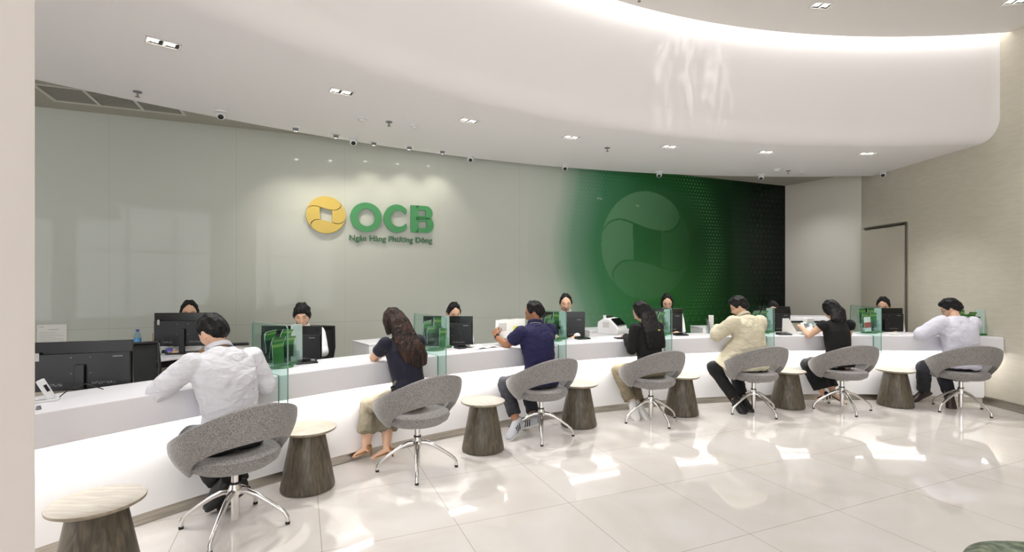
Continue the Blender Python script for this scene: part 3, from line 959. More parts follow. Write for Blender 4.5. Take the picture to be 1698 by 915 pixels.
# ------------------------------------------------------------------ monitors
def monitor(loc, rz, label, zb=.745, zc_=.955, w=.54, h=.325):
    t = thing('monitor', label, 'monitor', (loc[0], loc[1], zb), rz, 'black monitors seen from behind')
    H = zc_ - zb
    # back faces -y (towards the customers)
    MB().box((0, .012, H), (w, .014, h)).build('screen', M['blackg'], t, bevel=.003)
    mb = MB(); mb.prism([(-w / 2 + .008, -h / 2 + .01), (w / 2 - .008, -h / 2 + .01), (w / 2 - .008, h / 2 - .075), (-w / 2 + .008, h / 2 - .075)], (0, .005, H), (1, 0, 0), (0, 0, 1), 0, .022)
    mb.build('back_cover', M['black'], t, bevel=.004)
    MB().box((w / 2 - .075, -.0175, H + h / 2 - .10), (.055, .001, .008)).build('maker_mark', M['greyp'], t)
    mb = MB()
    for sx in (-.05, .05):
        for sz in (-.045, .055): mb.cyl((sx, -.016, H + sz), (sx, -.0185, H + sz), .004, n=10)
    mb.build('screws', M['greyp'], t)
    mb = MB()
    MB().box((.12, -.0175, H - h / 2 + .045), (.13, .001, .016)).build('port_strip', M['portp'], t)
    MB().box((-.14, -.0175, H - h / 2 + .042), (.09, .001, .018)).build('port_strip', M['portp'], t)
    MB().box((-.22, -.018, H + h / 2 - .09), (.02, .001, .05)).build('sticker', M['papergrey'], t)
    MB().box((0, -.030, H / 2), (.05, .02, H + .02)).build('stand_neck', M['black'], t, bevel=.003)
    MB().box((0, -.01, .006), (.24, .17, .012)).build('stand_foot', M['black'], t, bevel=.003)
    return t
monitor((-2.738, 3.176), R(19), 'large black monitor seen from behind at the left end of the counter', zc_=.966, h=.31)
pm = at_z(305, 588, .812)
monitor((-3.20, 4.86), R(6), 'black monitor on the second row desk before the clerk at left', zb=.804, zc_=1.035)
for px_r, Y, rz, lab, zc_ in [(534, 4.32, R(-4), 'black monitor before the clerk with a fringe', .955), (784, 5.40, R(-2), 'black monitor before the clerk half hidden behind the second glass screen', .965),
                    (970, 6.28, R(0), 'black monitor before the clerk right of the boy in navy polo', .96), (1132, 6.75, R(0), 'black monitor before the clerk right of the woman with long black hair', .975),
                    (1311, 6.85, R(2), 'black monitor before the clerk right of the man in cream jacket', .975), (1499, 6.85, R(3), 'black monitor before the clerk at the far right', .975)]:
    xr = (px_r - CX) / F * Y
    monitor((xr - .27 * math.cos(rz), Y), rz, lab, zc_=zc_)
# left extra: tilted black screen beside the left monitor and office chairs
def office_chair(loc, rz, label, z1=1.12):
    t = thing('office_chair', label, 'chair', loc, rz)
    fr = MB()
    z0 = .56
    P = [(-.19, z0), (-.215, (z0 + z1) / 2), (-.20, z1), (.20, z1), (.215, (z0 + z1) / 2), (.19, z0)]
    pts = [V((x, -.22 - .05 * ((z - z0) / .5), z)) for x, z in P] + [V((P[0][0], -.22, P[0][1]))]
    fr.tube(pts, .016, n=8, side=(0, 1, 0)).build('back_frame', M['black'], t, smooth=True)
    mb = MB(); mb.add([(-.19, -.22, z0), (.19, -.22, z0), (.2, -.27, z1), (-.2, -.27, z1), (-.19, -.226, z0), (.19, -.226, z0), (.2, -.276, z1), (-.2, -.276, z1)],
                      [(0, 1, 2, 3), (7, 6, 5, 4), (0, 4, 5, 1), (1, 5, 6, 2), (2, 6, 7, 3), (3, 7, 4, 0)]).build('backrest', M['mesh'], t)
    MB().ell((0, 0, .47), (.24, .24, .045)).build('seat', M['mesh'], t, smooth=True)
    MB().tube([(0, -.1, .44), (0, -.24, .46), (0, -.25, .60)], .018).build('back_bracket', M['black'], t, smooth=True)
    MB().cyl((0, 0, .08), (0, 0, .44), .025).build('gas_column', M['black'], t, smooth=True)
    for k in range(5):
        a = 2 * PI * k / 5
        lg = MB().tube([(0, 0, .10), (.28 * math.cos(a), .28 * math.sin(a), .065)], [.025, .014]).build('leg', M['black'], t, smooth=True)
        MB().cyl((.28 * math.cos(a) - .012, .28 * math.sin(a), .03), (.28 * math.cos(a) + .012, .28 * math.sin(a), .03), .03).build('castor', M['rubber'], lg, smooth=True)
    return t
def place_back(px, Y, rz, lab, z1=1.12):
    office_chair(((px - CX) / F * Y, Y, 0), rz, lab, z1)
place_back(208, 3.85, R(215), 'empty black mesh office chair turned sideways beside the large left monitor', .99)

# ------------------------------------------------------------------ sign on the wall
def sign():
    s = thing('wall_sign', 'gold coin emblem with green letters OCB and small line of text on the glass wall', 'sign', tuple(wpt(613, 372, .0)), math.atan2(T.y, T.x))
    inv = (Matrix.Translation(s.location) @ Matrix.Rotation(math.atan2(T.y, T.x), 4, 'Z')).inverted()
    ux, uz = V((1, 0, 0)), V((0, 0, 1))
    def loc(px, py): return inv @ wpt(px, py, 0)
    c = loc(540.3, 356.8); rx = (loc(572.8, 357) - loc(507.8, 357)).x / 2; 
    r_ = rx
    for P, nm in ((petal_top, 'emblem_petal'), (petal_right, 'emblem_petal'), (petal_bottom, 'emblem_petal'), (petal_left, 'emblem_petal')):
        mb = MB(); mb.prism([(a * r_, b * r_) for a, b in P], (c.x, 0, c.z), (1, 0, 0), (0, 0, 1), .012, .05)
        mb.build(nm, M['gold'], s)
    def ring(cx_, cz_, ro, ri, a0, a1, name, n=40, sx=1.0):
        mb = MB(); vs, fs = [], []
        full = abs(a1 - a0) >= 359.9
        for i in range(n + 1):
            a = R(a0 + (a1 - a0) * i / n)
            for q, y in ((ro, -.012), (ri, -.012), (ri, -.045), (ro, -.045)):
                vs.append((cx_ + q * math.cos(a) * sx, y, cz_ + q * math.sin(a)))
        for i in range(n):
            for j in range(4):
                x, y = i * 4 + j, i * 4 + (j + 1) % 4
                fs.append((x, y, y + 4, x + 4))
        if not full: fs += [(0, 3, 2, 1), tuple(n * 4 + j for j in range(4))]
        return mb.add(vs, fs)
    # O
    a = loc(580.3, 361); b = loc(632.5, 361); zt = loc(606, 336.5).z; zb = loc(606, 385).z
    h = (zt - zb) / 2; w = (b.x - a.x) / 2; oc = ((a.x + b.x) / 2, (zt + zb) / 2)
    def blob(name, outer, inner):
        # outer ring with a hole
        n = len(outer)
        vs = []
        for y in (-.012, -.045):
            vs += [(x, y, z) for x, z in outer] + [(x, y, z) for x, z in inner]
        fs = []
        for i in range(n):
            j = (i + 1) % n
            fs += [(i, j, n + j, n + i), (2 * n + i, 3 * n + i, 3 * n + j, 2 * n + j), (i, 2 * n + i, 2 * n + j, j), (n + i, n + j, 3 * n + j, 3 * n + i)]
        return MB().add(vs, fs).build(name, M['signgreen'], s)
    n = 48
    el = lambda cx_, cz_, rx_, rz_: [(cx_ + rx_ * math.cos(2 * PI * i / n), cz_ + rz_ * math.sin(2 * PI * i / n)) for i in range(n)]
    blob('letter_o', el(oc[0], oc[1], w, h), el(oc[0] + w * .02, oc[1], w * .53, h * .60))
    # C
    a = loc(635.5, 361); b = loc(673.8, 361); zt = loc(658, 339.8).z; zb = loc(660, 386).z
    h = (zt - zb) / 2; cz_ = (zt + zb) / 2; w = (b.x - a.x) * .57; cx_ = a.x + w
    xr = b.x
    out = []; inn = []
    a_o = math.degrees(math.acos(min(1, (xr - cx_) / w)))
    for i in range(41):
        an = R(a_o + (360 - 2 * a_o) * i / 40); out.append((cx_ + w * math.cos(an), cz_ + h * math.sin(an)))
    wi, hi = w * .58, h * .58
    a_i = math.degrees(math.acos(min(1, max(-1, (xr - cx_ - w*.12) / (w * .70)))))
    ci = cx_ + w * .14
    for i in range(41):
        an = R(a_i + (360 - 2 * a_i) * i / 40); inn.append((ci + (w * .62) * math.cos(an), cz_ + hi * math.sin(an)))
    inn[0] = (xr, cz_ + h * .46); inn[-1] = (xr, cz_ - h * .46)
    mb = MB(); vs, fs = [], []
    for (x0, z0), (x1, z1) in zip(out, inn):
        vs += [(x0, -.012, z0), (x1, -.012, z1), (x1, -.045, z1), (x0, -.045, z0)]
    for i in range(40):
        for j in range(4):
            x, y = i * 4 + j, i * 4 + (j + 1) % 4
            fs.append((x, y, y + 4, x + 4))
    fs += [(0, 3, 2, 1), (160, 161, 162, 163)]
    mb.add(vs, fs).build('letter_c', M['signgreen'], s)
    # B : stem, two bowls made of a profile with two notch-like openings
    x0 = loc(680.2, 361).x; x1 = loc(718, 361).x; zt = loc(700, 342).z; zb = loc(700, 386).z
    W, H = x1 - x0, zt - zb
    def q(u, v): return (x0 + u * W, zb + v * H)
    mb = MB()
    # bowls as thick C pieces
    def bowl(z0, z1, xr_, thick, th_in, ui=.33, notch=True):
        o_, i_ = [], []
        hz = (z1 - z0) / 2; zc_ = (z0 + z1) / 2
        for i in range(17):
            an = R(90 - 180 * i / 16)
            rx_ = .30 * W
            cx2 = x0 + (xr_ - .30) * W
            o_.append((cx2 + rx_ * math.cos(an), zb + (zc_ + hz * math.sin(an)) * H))
            i_.append((cx2 - .03 * W + (rx_ - thick * W + .03 * W) * math.cos(an), zb + (zc_ + (hz - th_in) * math.sin(an)) * H))
        o_ = [(x0 + .2 * W, zb + z1 * H)] + o_ + [(x0 + .2 * W, zb + z0 * H)]
        i_ = [(x0 + ui * W, zb + (z1 - th_in) * H)] + i_ + [(x0 + ui * W, zb + (z0 + th_in) * H)]
        vs, fs = [], []
        for (a0_, b0_), (a1_, b1_) in zip(o_, i_):
            vs += [(a0_, -.012, b0_), (a1_, -.012, b1_), (a1_, -.045, b1_), (a0_, -.045, b0_)]
        m_ = len(o_)
        for i in range(m_ - 1):
            for j in range(4):
                x, y = i * 4 + j, i * 4 + (j + 1) % 4
                fs.append((x, y, y + 4, x + 4))
        fs += [(0, 3, 2, 1), tuple((m_ - 1) * 4 + j for j in range(4))]
        mb.add(vs, fs)
    bowl(.46, 1.0, .95, .30, .165)
    bowl(0, .58, 1.0, .31, .165)
    mb.box((x0 + .16 * W, -.0285, zb + H / 2), (.33 * W, .033, H))
    mb.build('letter_b', M['signgreen'], s)
    # small line
    cu = bpy.data.curves.new('text', 'FONT')
    cu.body = 'Ngân Hàng Phương Dông'
    cu.extrude = .006; cu.offset = .011; cu.size = 1; cu.resolution_u = 4
    to = bpy.data.objects.new('text', cu); link(to)
    bpy.context.view_layer.update()
    dg = bpy.context.evaluated_depsgraph_get()
    me = bpy.data.meshes.new_from_object(to.evaluated_get(dg))
    def width(txt):
        cu.body = txt
        bpy.context.view_layer.update()
        m_ = bpy.data.meshes.new_from_object(to.evaluated_get(bpy.context.evaluated_depsgraph_get()))
        q = [v.co.x for v in m_.vertices]
        return min(q), max(q)
    pre = width('Ngân Hàng Phương')[1]; fullD = width('Ngân Hàng Phương D')[1]; dl, dr_ = width('D')
    dx0 = fullD - (dr_ - dl)
    cu.body = ' '
    bpy.data.objects.remove(to)
    bm_ = __import__('bmesh').new(); bm_.from_mesh(me)
    bx = [(dx0 - .075, .325), (dx0 + .26, .325), (dx0 + .26, .405), (dx0 - .085, .405)]
    lo_ = [bm_.verts.new((x, y, -.006)) for x, y in bx]; hi_ = [bm_.verts.new((x, y, .006)) for x, y in bx]
    bm_.faces.new(lo_[::-1]); bm_.faces.new(hi_)
    for q in range(4): bm_.faces.new((lo_[q], lo_[(q + 1) % 4], hi_[(q + 1) % 4], hi_[q]))
    bm_.to_mesh(me); bm_.free()
    xs_ = [v.co.x for v in me.vertices]; ys_ = [v.co.y for v in me.vertices]
    ta, tb = loc(579, 398), loc(716, 398)
    k = (tb.x - ta.x) / (max(xs_) - min(xs_))
    z0 = loc(640, 400.6).z
    for v in me.vertices:
        x, y, z = v.co
        v.co = (ta.x + (x - min(xs_)) * k, -.02 + z * 1.0 * -1, z0 + y * k)
    me.materials.clear(); me.materials.append(M['signdark'])
    to = bpy.data.objects.new('small_lettering', me); link(to); to.parent = s
    me.flip_normals()
    return s
sign()

# ------------------------------------------------------------------ ceiling fittings
def make_downlight():
    t = thing('downlight', '', 'light')
    mb = MB()
    w, h = .21, .115
    for sx in (-1, 1): mb.box((sx * (w / 2 - .004), 0, -.004), (.008, h, .008))
    for sy in (-1, 1): mb.box((0, sy * (h / 2 - .004), -.004), (w, .008, .008))
    mb.build('frame', M['paint'], t, bevel=.001)
    for sx in (-1, 1):
        mb = MB()
        a, b, z = .045, .049, .0
        cx_ = sx * .049
        vs = [(cx_ - a, -b, z - .001), (cx_ + a, -b, z - .001), (cx_ + a, b, z - .001), (cx_ - a, b, z - .001),
              (cx_ - .02, -.02, -.0005), (cx_ + .02, -.02, -.0005), (cx_ + .02, .02, -.0005), (cx_ - .02, .02, -.0005)]
        mb.add(vs, [(0, 1, 5, 4), (1, 2, 6, 5), (2, 3, 7, 6), (3, 0, 4, 7)])
        mb.m = [0, 1, 1, 0]
        rf = mb.build('reflector', [M['lampweak'], M['black']], t)
        MB().box((cx_, 0, -.0015), (.038, .038, .002)).build('lens', M['lamp'], rf)
    return t
dl0 = make_downlight()
index_children()
soffit_l = [(271, 71), (567, 152), (778, 200), (948, 227.5), (1111, 243), (1271, 252), (1438, 254.5)]
hall_l = [(1362, 9), (1685, 2)]
names = ['nearest the left pier', 'second from the left', 'above and right of the sign', 'left of the mural emblem', 'above the mural emblem', 'above the dark end of the mural', 'furthest right on the drum underside']
allp = [(at_z(x, y, ZS - .001), 'recessed twin downlight in the drum underside, ' + nm) for (x, y), nm in zip(soffit_l, names)]
allp += [(at_z(x, y, ZC - .001), 'recessed twin downlight in the upper ceiling, ' + nm) for (x, y), nm in zip(hall_l, ('middle of the top edge', 'at the top right corner'))]
for i, (p, lab) in enumerate(allp):
    o = dl0 if i == 0 else copy_tree(dl0)
    n = outward(p)
    o.location = p; o.rotation_euler = (0, 0, rot_of(n) - (R(12) if i < 2 else 0))
    tag(o, lab, 'light', 'recessed twin downlights')
    d = bpy.data.lights.new('downlight_beam', 'SPOT'); d.energy = DOWN * (3 if p.z < 4 else 1.6); d.spot_size = R(100 if p.z < 4 else 66); d.spot_blend = 1; d.color = (1, .985, .965); d.shadow_soft_size = .05
    l = bpy.data.objects.new('downlight_beam', d); link(l); l.location = p + V((0, 0, -.03))

def dome_cam(p, label, aim):
    t = thing('dome_camera', label, 'security camera', tuple(p), aim, 'white dome cameras along the drum edge')
    MB().lathe([(.035, -.018), (.052, -.014), (.055, -.004), (.052, 0.0), (.03, 0)], n=32).build('base', M['wplastic'], t, smooth=True)
    MB().ell((0, 0, -.045), (.043, .043, .043)).build('ball', M['wplastic'], t, smooth=True)
    Mx = Matrix.Rotation(R(38), 3, 'X')
    MB().ell((0, -.022, -.063), (.027, .018, .027), M=Mx).build('lens', M['graphite'], t, smooth=True)
cam_lab = ['leftmost, above the second row desk', 'above the sign', 'right of the sign', 'left of the mural emblem', 'above the mural emblem', 'near the dark end of the mural', 'rightmost, above the door']
for (x, y), lab in zip([(366, 184), (586, 229), (780, 258), (937, 273), (1093, 285), (1262, 289.5), (1464, 284)], cam_lab):
    p = at_z(x, y, ZS)
    q = SC + (V((p.x, p.y, 0)) - SC).normalized() * (SR - .06)
    if (V((p.x, p.y, 0)) - SC).length > SR - .06: p = V((q.x, q.y, ZS))
    d = V((-.3, -1, 0))
    dome_cam(p, 'white dome security camera on the drum edge, ' + lab, math.atan2(-p.y, -p.x) + PI / 2)

def make_spot(p, label):
    t = thing('spotlight', label, 'light', tuple(p), rot_of(N), 'round spotlights lighting the sign')
    MB().lathe([(.030, -.012), (.046, -.010), (.052, -.004), (.054, 0), (.03, 0)], n=32).build('trim_ring', M['wplastic'], t, smooth=True)
    MB().cyl((0, .0, -.004), (0, .016, -.034), .030, .027).build('lamp_barrel', M['greyp'], t, smooth=True)
    MB().cyl((0, .0161, -.0342), (0, .017, -.036), .022, .022).build('lamp_face', M['lamp'], t, smooth=True)
    d = bpy.data.lights.new('spot_beam', 'SPOT'); d.energy = SPOT * max(.45, (DW - V(p).dot(N)) / .72) ** 1.6; d.spot_size = R(84); d.spot_blend = 1; d.color = (1, .92, .79); d.shadow_soft_size = .03
    l = bpy.data.objects.new('spot_beam', d); link(l); l.location = V(p) + N * .03 + V((0, 0, -.06))
    aim = V(p) + N * .72; aim.z = 1.75
    l.rotation_euler = (aim - l.location).to_track_quat('-Z', 'Y').to_euler()
for (x, y), lab in zip([(490, 211), (557, 222.5), (620, 235), (679, 242.5), (734, 249.5)], ['first from the left', 'second from the left', 'the middle one of five', 'fourth from the left', 'furthest right of five']):
    make_spot(at_z(x, y, ZS), 'small round spotlight aimed at the sign, ' + lab)

def sprinkler(p, label, long=0):
    t = thing('sprinkler', label, 'sprinkler', tuple(p))
    MB().lathe([(.02, -.008), (.034, -.006), (.036, 0), (.01, 0)], n=24).build('rosette', M['greyp'], t, smooth=True)
    MB().cyl((0, 0, -.045), (0, 0, 0), .006, n=12).cyl((0, 0, -.048), (0, 0, -.044), .018, n=16).build('head', M['darksteel'], t, smooth=True)
for (x, y), lab in zip([(228, 152), (645, 202), (1007, 245), (1307, 283)], ['above the second row desk', 'between two smoke detectors above the sign', 'between cameras left of the mural emblem', 'between the detectors at right']):
    sprinkler(at_z(x, y, ZS), 'small metal sprinkler head in the drum underside ' + lab)
sprinkler(at_z(1060, -5, ZC), 'metal sprinkler head at the top edge of the upper ceiling')
def detector(p, label):
    t = thing('smoke_detector', label, 'smoke detector', tuple(p), 0, 'white smoke detectors')
    MB().lathe([(.03, -.012), (.05, -.01), (.052, 0), (.02, 0)], n=28).build('base', M['wplastic'], t, smooth=True)
    MB().lathe([(.012, -.036), (.03, -.032), (.034, -.02), (.03, -.012)], n=28).build('sensor', M['wplastic'], t, smooth=True)
for (x, y), lab in zip([(600, 196), (687, 208), (1287, 280.5), (1329, 284)], ['left of the sprinkler above the sign', 'right of the sprinkler above the sign', 'left of the sprinkler at right', 'right of the sprinkler at right']):
    detector(at_z(x, y, ZS), 'round white smoke detector ' + lab)

# air grille in the recess ceiling
g0 = at_z(92, 166, ZR); gang = math.atan2(T.y, T.x)
gr = thing('air_grille', 'long slotted air conditioning grille in the grey recess ceiling at top left', 'air grille', (g0.x, g0.y, ZR - .001), gang)
gl, gw = 1.10, .47
mb = MB()
for x in (0, gl / 3, 2 * gl / 3, gl): mb.box((x, -gw / 2, -.006), (.028, gw, .012))
for y in (0, -gw): mb.box((gl / 2, y, -.006), (gl + .028, .028, .012))
mb.build('frame', mat('grille_frame', (208, 206, 196), .5), gr, bevel=.002)
for s in range(3):
    mb = MB()
    for k in range(14):
        mb.box((gl / 3 * (s + .5), -.03 - k * (gw - .05) / 13.5, -.002), (gl / 3 - .03, .012, .006))
    mb.build('slat_panel', mat('grille_slat', (150, 148, 138), .6), gr)
MB().box((gl / 2, -gw / 2, .0035), (gl, gw, .002)).build('backing', M['black'], gr)

# ------------------------------------------------------------------ small things on counter and desks
def on_top(px, py, z=HT): return at_z(px, py, z)
def box_item(name, label, cat, p, size, m, rz=0, bevel=.003, group=None):
    o = MB().box((0, 0, size[2] / 2), size).build(name, m, bevel=bevel)
    o.location = p; o.rotation_euler = (0, 0, rz)
    return tag(o, label, cat, group)
# notice on the glass wall
pa, pb = wpt(62, 539, .004), wpt(111, 539, .004); pc = wpt(62, 578, .004); pd = wpt(111, 575, .004)
nt_ = thing('paper_notice', 'white printed paper notice taped to the glass wall at far left', 'notice', tuple((pa + pd) / 2), gang)
inv = (Matrix.Translation(nt_.location) @ Matrix.Rotation(gang, 4, 'Z')).inverted()
w_ = (pb - pa).length; h_ = pa.z - pc.z
MB().box((0, 0, 0), (w_, .002, h_)).build('sheet', M['paper'], nt_)
mb = MB()
rr = random.Random(3)
mb.box((-w_ * .36, -.0015, h_ * .40), (w_ * .16, .0008, .008))
mb.box((w_ * .05, -.0015, h_ * .28), (w_ * .34, .0008, .008))
for k in range(7):
    L_ = w_ * (.82 if k in (2, 4, 5) else .5 + .2 * rr.random())
    mb.box((-w_ * .43 + L_ / 2, -.0015, h_ * .17 - k * h_ * .075), (L_, .0008, .004))
mb.build('printed_lines', M['papergrey'], nt_)

# water bottle, pen cup, scissors, tape, papers on the second row desk
Zd = .804
def deskp(u, v): return (DESKM @ V((u, v, 0))).xy
def dpx(px, py): return at_z(px, py, Zd)
b = at(228, 577, 5.0); b.z = Zd
bt = thing('water_bottle', 'small clear plastic water bottle with blue label on the second row desk', 'bottle', (b.x, b.y - .0, Zd))
MB().lathe([(.02, 0), (.031, .003), (.032, .15), (.026, .175), (.013, .195), (.012, .2)], n=28).build('bottle_body', M['clearblue'], bt, smooth=True)
MB().lathe([(.0325, .05), (.0328, .05), (.0328, .13), (.0325, .13)], n=28).build('paper_label', M['blue'], bt, smooth=True)
MB().cyl((0, 0, .198), (0, 0, .218), .015).build('cap', M['purple'], bt, smooth=True)
c_ = dpx(249, 591)
cu_ = thing('pen_cup', 'pale square pen cup on the left end of the second row desk', 'cup', (c_.x, c_.y + .06, Zd))
mb = MB()
for sx, sy, wx, wy in ((-1, 0, .004, .08), (1, 0, .004, .08), (0, -1, .08, .004), (0, 1, .08, .004)): mb.box((sx * .038, sy * .038, .05), (wx, wy, .10))
mb.box((0, 0, .003), (.078, .078, .006)).build('cup_body', M['clear'], cu_)
MB().box((0, 0, .045), (.068, .068, .07)).build('liner', M['wplastic'], cu_)
o = MB().cyl((-.01, 0, .01), (-.028, .01, .19), .004, n=8).build('pencil', M['tan'], smooth=True); o.location = (c_.x, c_.y + .06, Zd + .02)
tag(o, 'thin wooden pencil sticking out of the pale pen cup', 'pencil')
sz = thing('scissors', 'black handled scissors standing in the pale pen cup', 'scissors', (c_.x + .02, c_.y + .06, Zd))
for sx in (-1, 1):
    pts = [V((.02 + sx * .022 + .02 * math.cos(2 * PI * k / 14), 0, .135 + .026 * math.sin(2 * PI * k / 14))) for k in range(15)]
    MB().tube(pts, .005, n=8, side=(0, 1, 0)).build('handle', M['black'], sz, smooth=True)
MB().box((.02, 0, .085), (.012, .003, .08)).build('blades', M['chrome'], sz)
tp = dpx(277, 589)
tt = thing('tape_roll', 'small jar with purple lid on the second row desk before the monitor', 'jar', (tp.x, tp.y + .03, Zd))
MB().cyl((0, 0, 0), (0, 0, .035), .026).build('jar_body', M['clear'], tt, smooth=True)
MB().cyl((0, 0, .035), (0, 0, .06), .029).build('lid', M['purple'], tt, smooth=True)
q = dpx(262, 588)
box_item('stapler', 'black stapler beside the pen cup on the second row desk', 'stapler', (q.x + .02, q.y + .12, Zd), (.11, .03, .03), M['black'], R(20))
q = dpx(300, 580)
box_item('document', 'sheet of printed paper under the hands of the left clerk', 'paper', (q.x + .1, q.y + .06, Zd), (.30, .21, .004), M['paper'], R(15), bevel=0)
q = dpx(392, 573)
t_ = thing('pen_tray', 'black pen tray on the right end of the second row desk', 'tray', (q.x, q.y + .05, Zd), R(25))
MB().box((0, 0, .008), (.20, .09, .016)).build('tray_body', M['black'], t_, bevel=.003)
MB().cyl((-.09, .0, .024), (.09, .01, .024), .007, n=10).build('pen', M['greyp'], t_, smooth=True)

# customer-side devices
def keypad(p, rz, label):
    t = thing('card_terminal', label, 'terminal', tuple(p), rz, 'black devices on the counter')
    MB().prism([(-.05, 0), (.05, 0), (.05, .03), (-.05, .012)], (-.08, 0, 0), (0, 1, 0), (0, 0, 1), 0, .16).build('body', M['black'], t, bevel=.004)
    Mx = Matrix.Rotation(R(10.2), 3, 'X')
    MB().box((-.02, .0, .0225), (.09, .05, .002), M=Mx).build('display', M['graphite'], t)
    MB().box((.05, .0, .0225), (.03, .04, .002), M=Mx).build('keys', M['greyp'], t)
for (px, py), lab in zip([(508, 602), (768, 577), (966, 562), (1129, 556), (1300, 555)],
                         ['black signature pad on the counter before the clerk with a fringe', 'black device on the counter right of the second glass screen', 'black device on the counter right of the third glass screen',
                          'black device on the counter right of the fourth glass screen', 'black device on the counter right of the fifth glass screen']):
    p = on_top(px, py); n = outward(p)
    keypad(p, rot_of(n) + R(-12 if px < 600 else 0), lab)
# banknote counting machine
p = on_top(1040, 557); n = outward(p); p = p + n * .30 + V((-.02, 0, 0))
bm = thing('banknote_counter', 'white banknote counting machine with black tray beside the woman with long black hair', 'machine', (p.x, p.y, HT + .0), rot_of(n) + R(30))
MB().prism([(-.14, .0), (.14, .0), (.15, .05), (.14, .15), (.05, .20), (-.02, .195), (-.13, .10), (-.15, .03)], (-.13, 0, 0), (0, 1, 0), (0, 0, 1), 0, .26).build('machine_body', M['wplastic'], bm, bevel=.012)
Mx = Matrix.Rotation(R(40), 3, 'X')
MB().box((.0, -.085, .155), (.20, .12, .012), M=Mx).build('note_tray', M['blackg'], bm)
MB().box((.0, .06, .21), (.16, .05, .02)).build('hopper', M['black'], bm, bevel=.004)
MB().cyl((-.09, .06, .19), (-.09, .06, .235), .02).build('knob', M['wplastic'], bm, smooth=True)
MB().box((-.1305, .02, .12), (.002, .09, .07)).build('side_vent', M['papergrey'], bm)
p = on_top(1032, 561)
box_item('flat_tray', 'flat black tray on the counter before the banknote counting machine', 'tray', (p.x, p.y, HT), (.17, .10, .012), M['black'], R(12))
# magazine left open on the counter
def open_book(name, label, p, rz, w=.21, h=.28, tilt=0, colour=None, yaw=0):
    t = thing(name, label, 'booklet', tuple(p), rz)
    for s in (-1, 1):
        vs, fs = [], []
        n = 8
        for k in range(n + 1):
            q = k / n
            x = s * w * q; z = .012 * math.sin(PI * min(q * 1.3, 1)) + .004
            vs += [(x, -h / 2, z), (x, h / 2, z), (x, -h / 2, z - .004), (x, h / 2, z - .004)]
        for k in range(n):
            a = 4 * k
            fs += [(a, a + 4, a + 5, a + 1), (a + 2, a + 3, a + 7, a + 6), (a, a + 2, a + 6, a + 4), (a + 1, a + 5, a + 7, a + 3)]
        fs += [(0, 1, 3, 2), (4 * n, 4 * n + 2, 4 * n + 3, 4 * n + 1)]
        pg = MB().add(vs, fs).build('page', M['paper'], t, smooth=True)
        if colour:
            MB().box((s * w * .5, -.02 * s, .0165), (w * .55, h * .4, .0012)).build('printed_picture', colour[0 if s < 0 else 1], pg)
    return t
p = on_top(803, 577); n = outward(p)
open_book('magazine', 'open white magazine lying on the counter left of the boy in navy polo', p + n * .08, rot_of(n) + R(8), w=.17, h=.24, colour=(M['papergrey'], M['papergrey']))
bk = open_book('booklet', 'open white booklet with yellow patch held up by the boy in navy polo', V((-.02, 5.25, 1.005)), 0, w=.16, h=.21, colour=(M['papergrey'], M['yellow']))
bk.rotation_euler = (R(64), R(-4), R(-12))
mg = open_book('booklet', 'small dark photo booklet held by the woman in black dress', V((3.74, 6.26, .93)), 0, w=.10, h=.14, colour=(M['greyp'], M['greyp']))
mg.rotation_euler = (R(48), 0, R(10))
# sheet leaning at the right desk, tissue box with pens
p = at(1318, 537, 7.0)
sh = MB().add([(-.09, 0, 0), (.11, 0, 0), (0, .01, .2), (-.08, .01, .2), (-.09, .003, 0), (.11, .003, 0), (0, .013, .2), (-.08, .013, .2)],
             [(0, 1, 2, 3), (7, 6, 5, 4), (0, 4, 5, 1), (1, 5, 6, 2), (2, 6, 7, 3), (3, 7, 4, 0)]).build('document', M['paper'])
pp = on_top(1318, 556); sh.location = (pp.x, pp.y + .12, HT); tag(sh, 'white sheet of paper standing against the right raised desk', 'paper')
pp = on_top(1361, 556)
tb = thing('stationery_holder', 'clear stationery holder with white box beside the woman in black dress', 'holder', (pp.x - .02, pp.y + .22, HT), R(10))
mb = MB(); mb.box((0, -.05, .08), (.13, .003, .16)); mb.box((-.065, 0, .08), (.003, .10, .16)); mb.box((.065, 0, .08), (.003, .10, .16)); mb.box((0, .05, .08), (.13, .003, .16)); mb.box((0, 0, .002), (.13, .1, .003))
mb.build('holder_body', M['clear'], tb)
MB().box((0, 0, .10), (.10, .07, .19)).build('white_box', M['paper'], tb, bevel=.003)
MB().tube([(-.12, -.03, .10), (-.07, -.055, .13), (-.02, -.056, .10), (.03, -.056, .13)], .003, n=6).build('wire_loop', M['blue'], tb, smooth=True)
pp = on_top(1193, 556)
tb = thing('stationery_holder', 'clear stationery holder with white carton before the man in cream jacket', 'holder', (pp.x + .0, pp.y + .25, HT), R(-10))
mb = MB(); mb.box((0, -.04, .06), (.11, .003, .12)); mb.box((-.055, 0, .06), (.003, .08, .12)); mb.box((.055, 0, .06), (.003, .08, .12)); mb.box((0, .04, .06), (.11, .003, .12)); mb.box((0, 0, .002), (.11, .08, .003))
mb.build('holder_body', M['clear'], tb)
MB().box((0, .01, .13), (.055, .04, .20)).build('white_carton', M['paper'], tb, bevel=.003)
for k in range(3): MB().cyl((-.04 + .012 * k, -.02, .01), (-.06 + .014 * k, -.015, .19 - .02 * k), .004, n=8).build('pen', M['greyp'], tb, smooth=True)
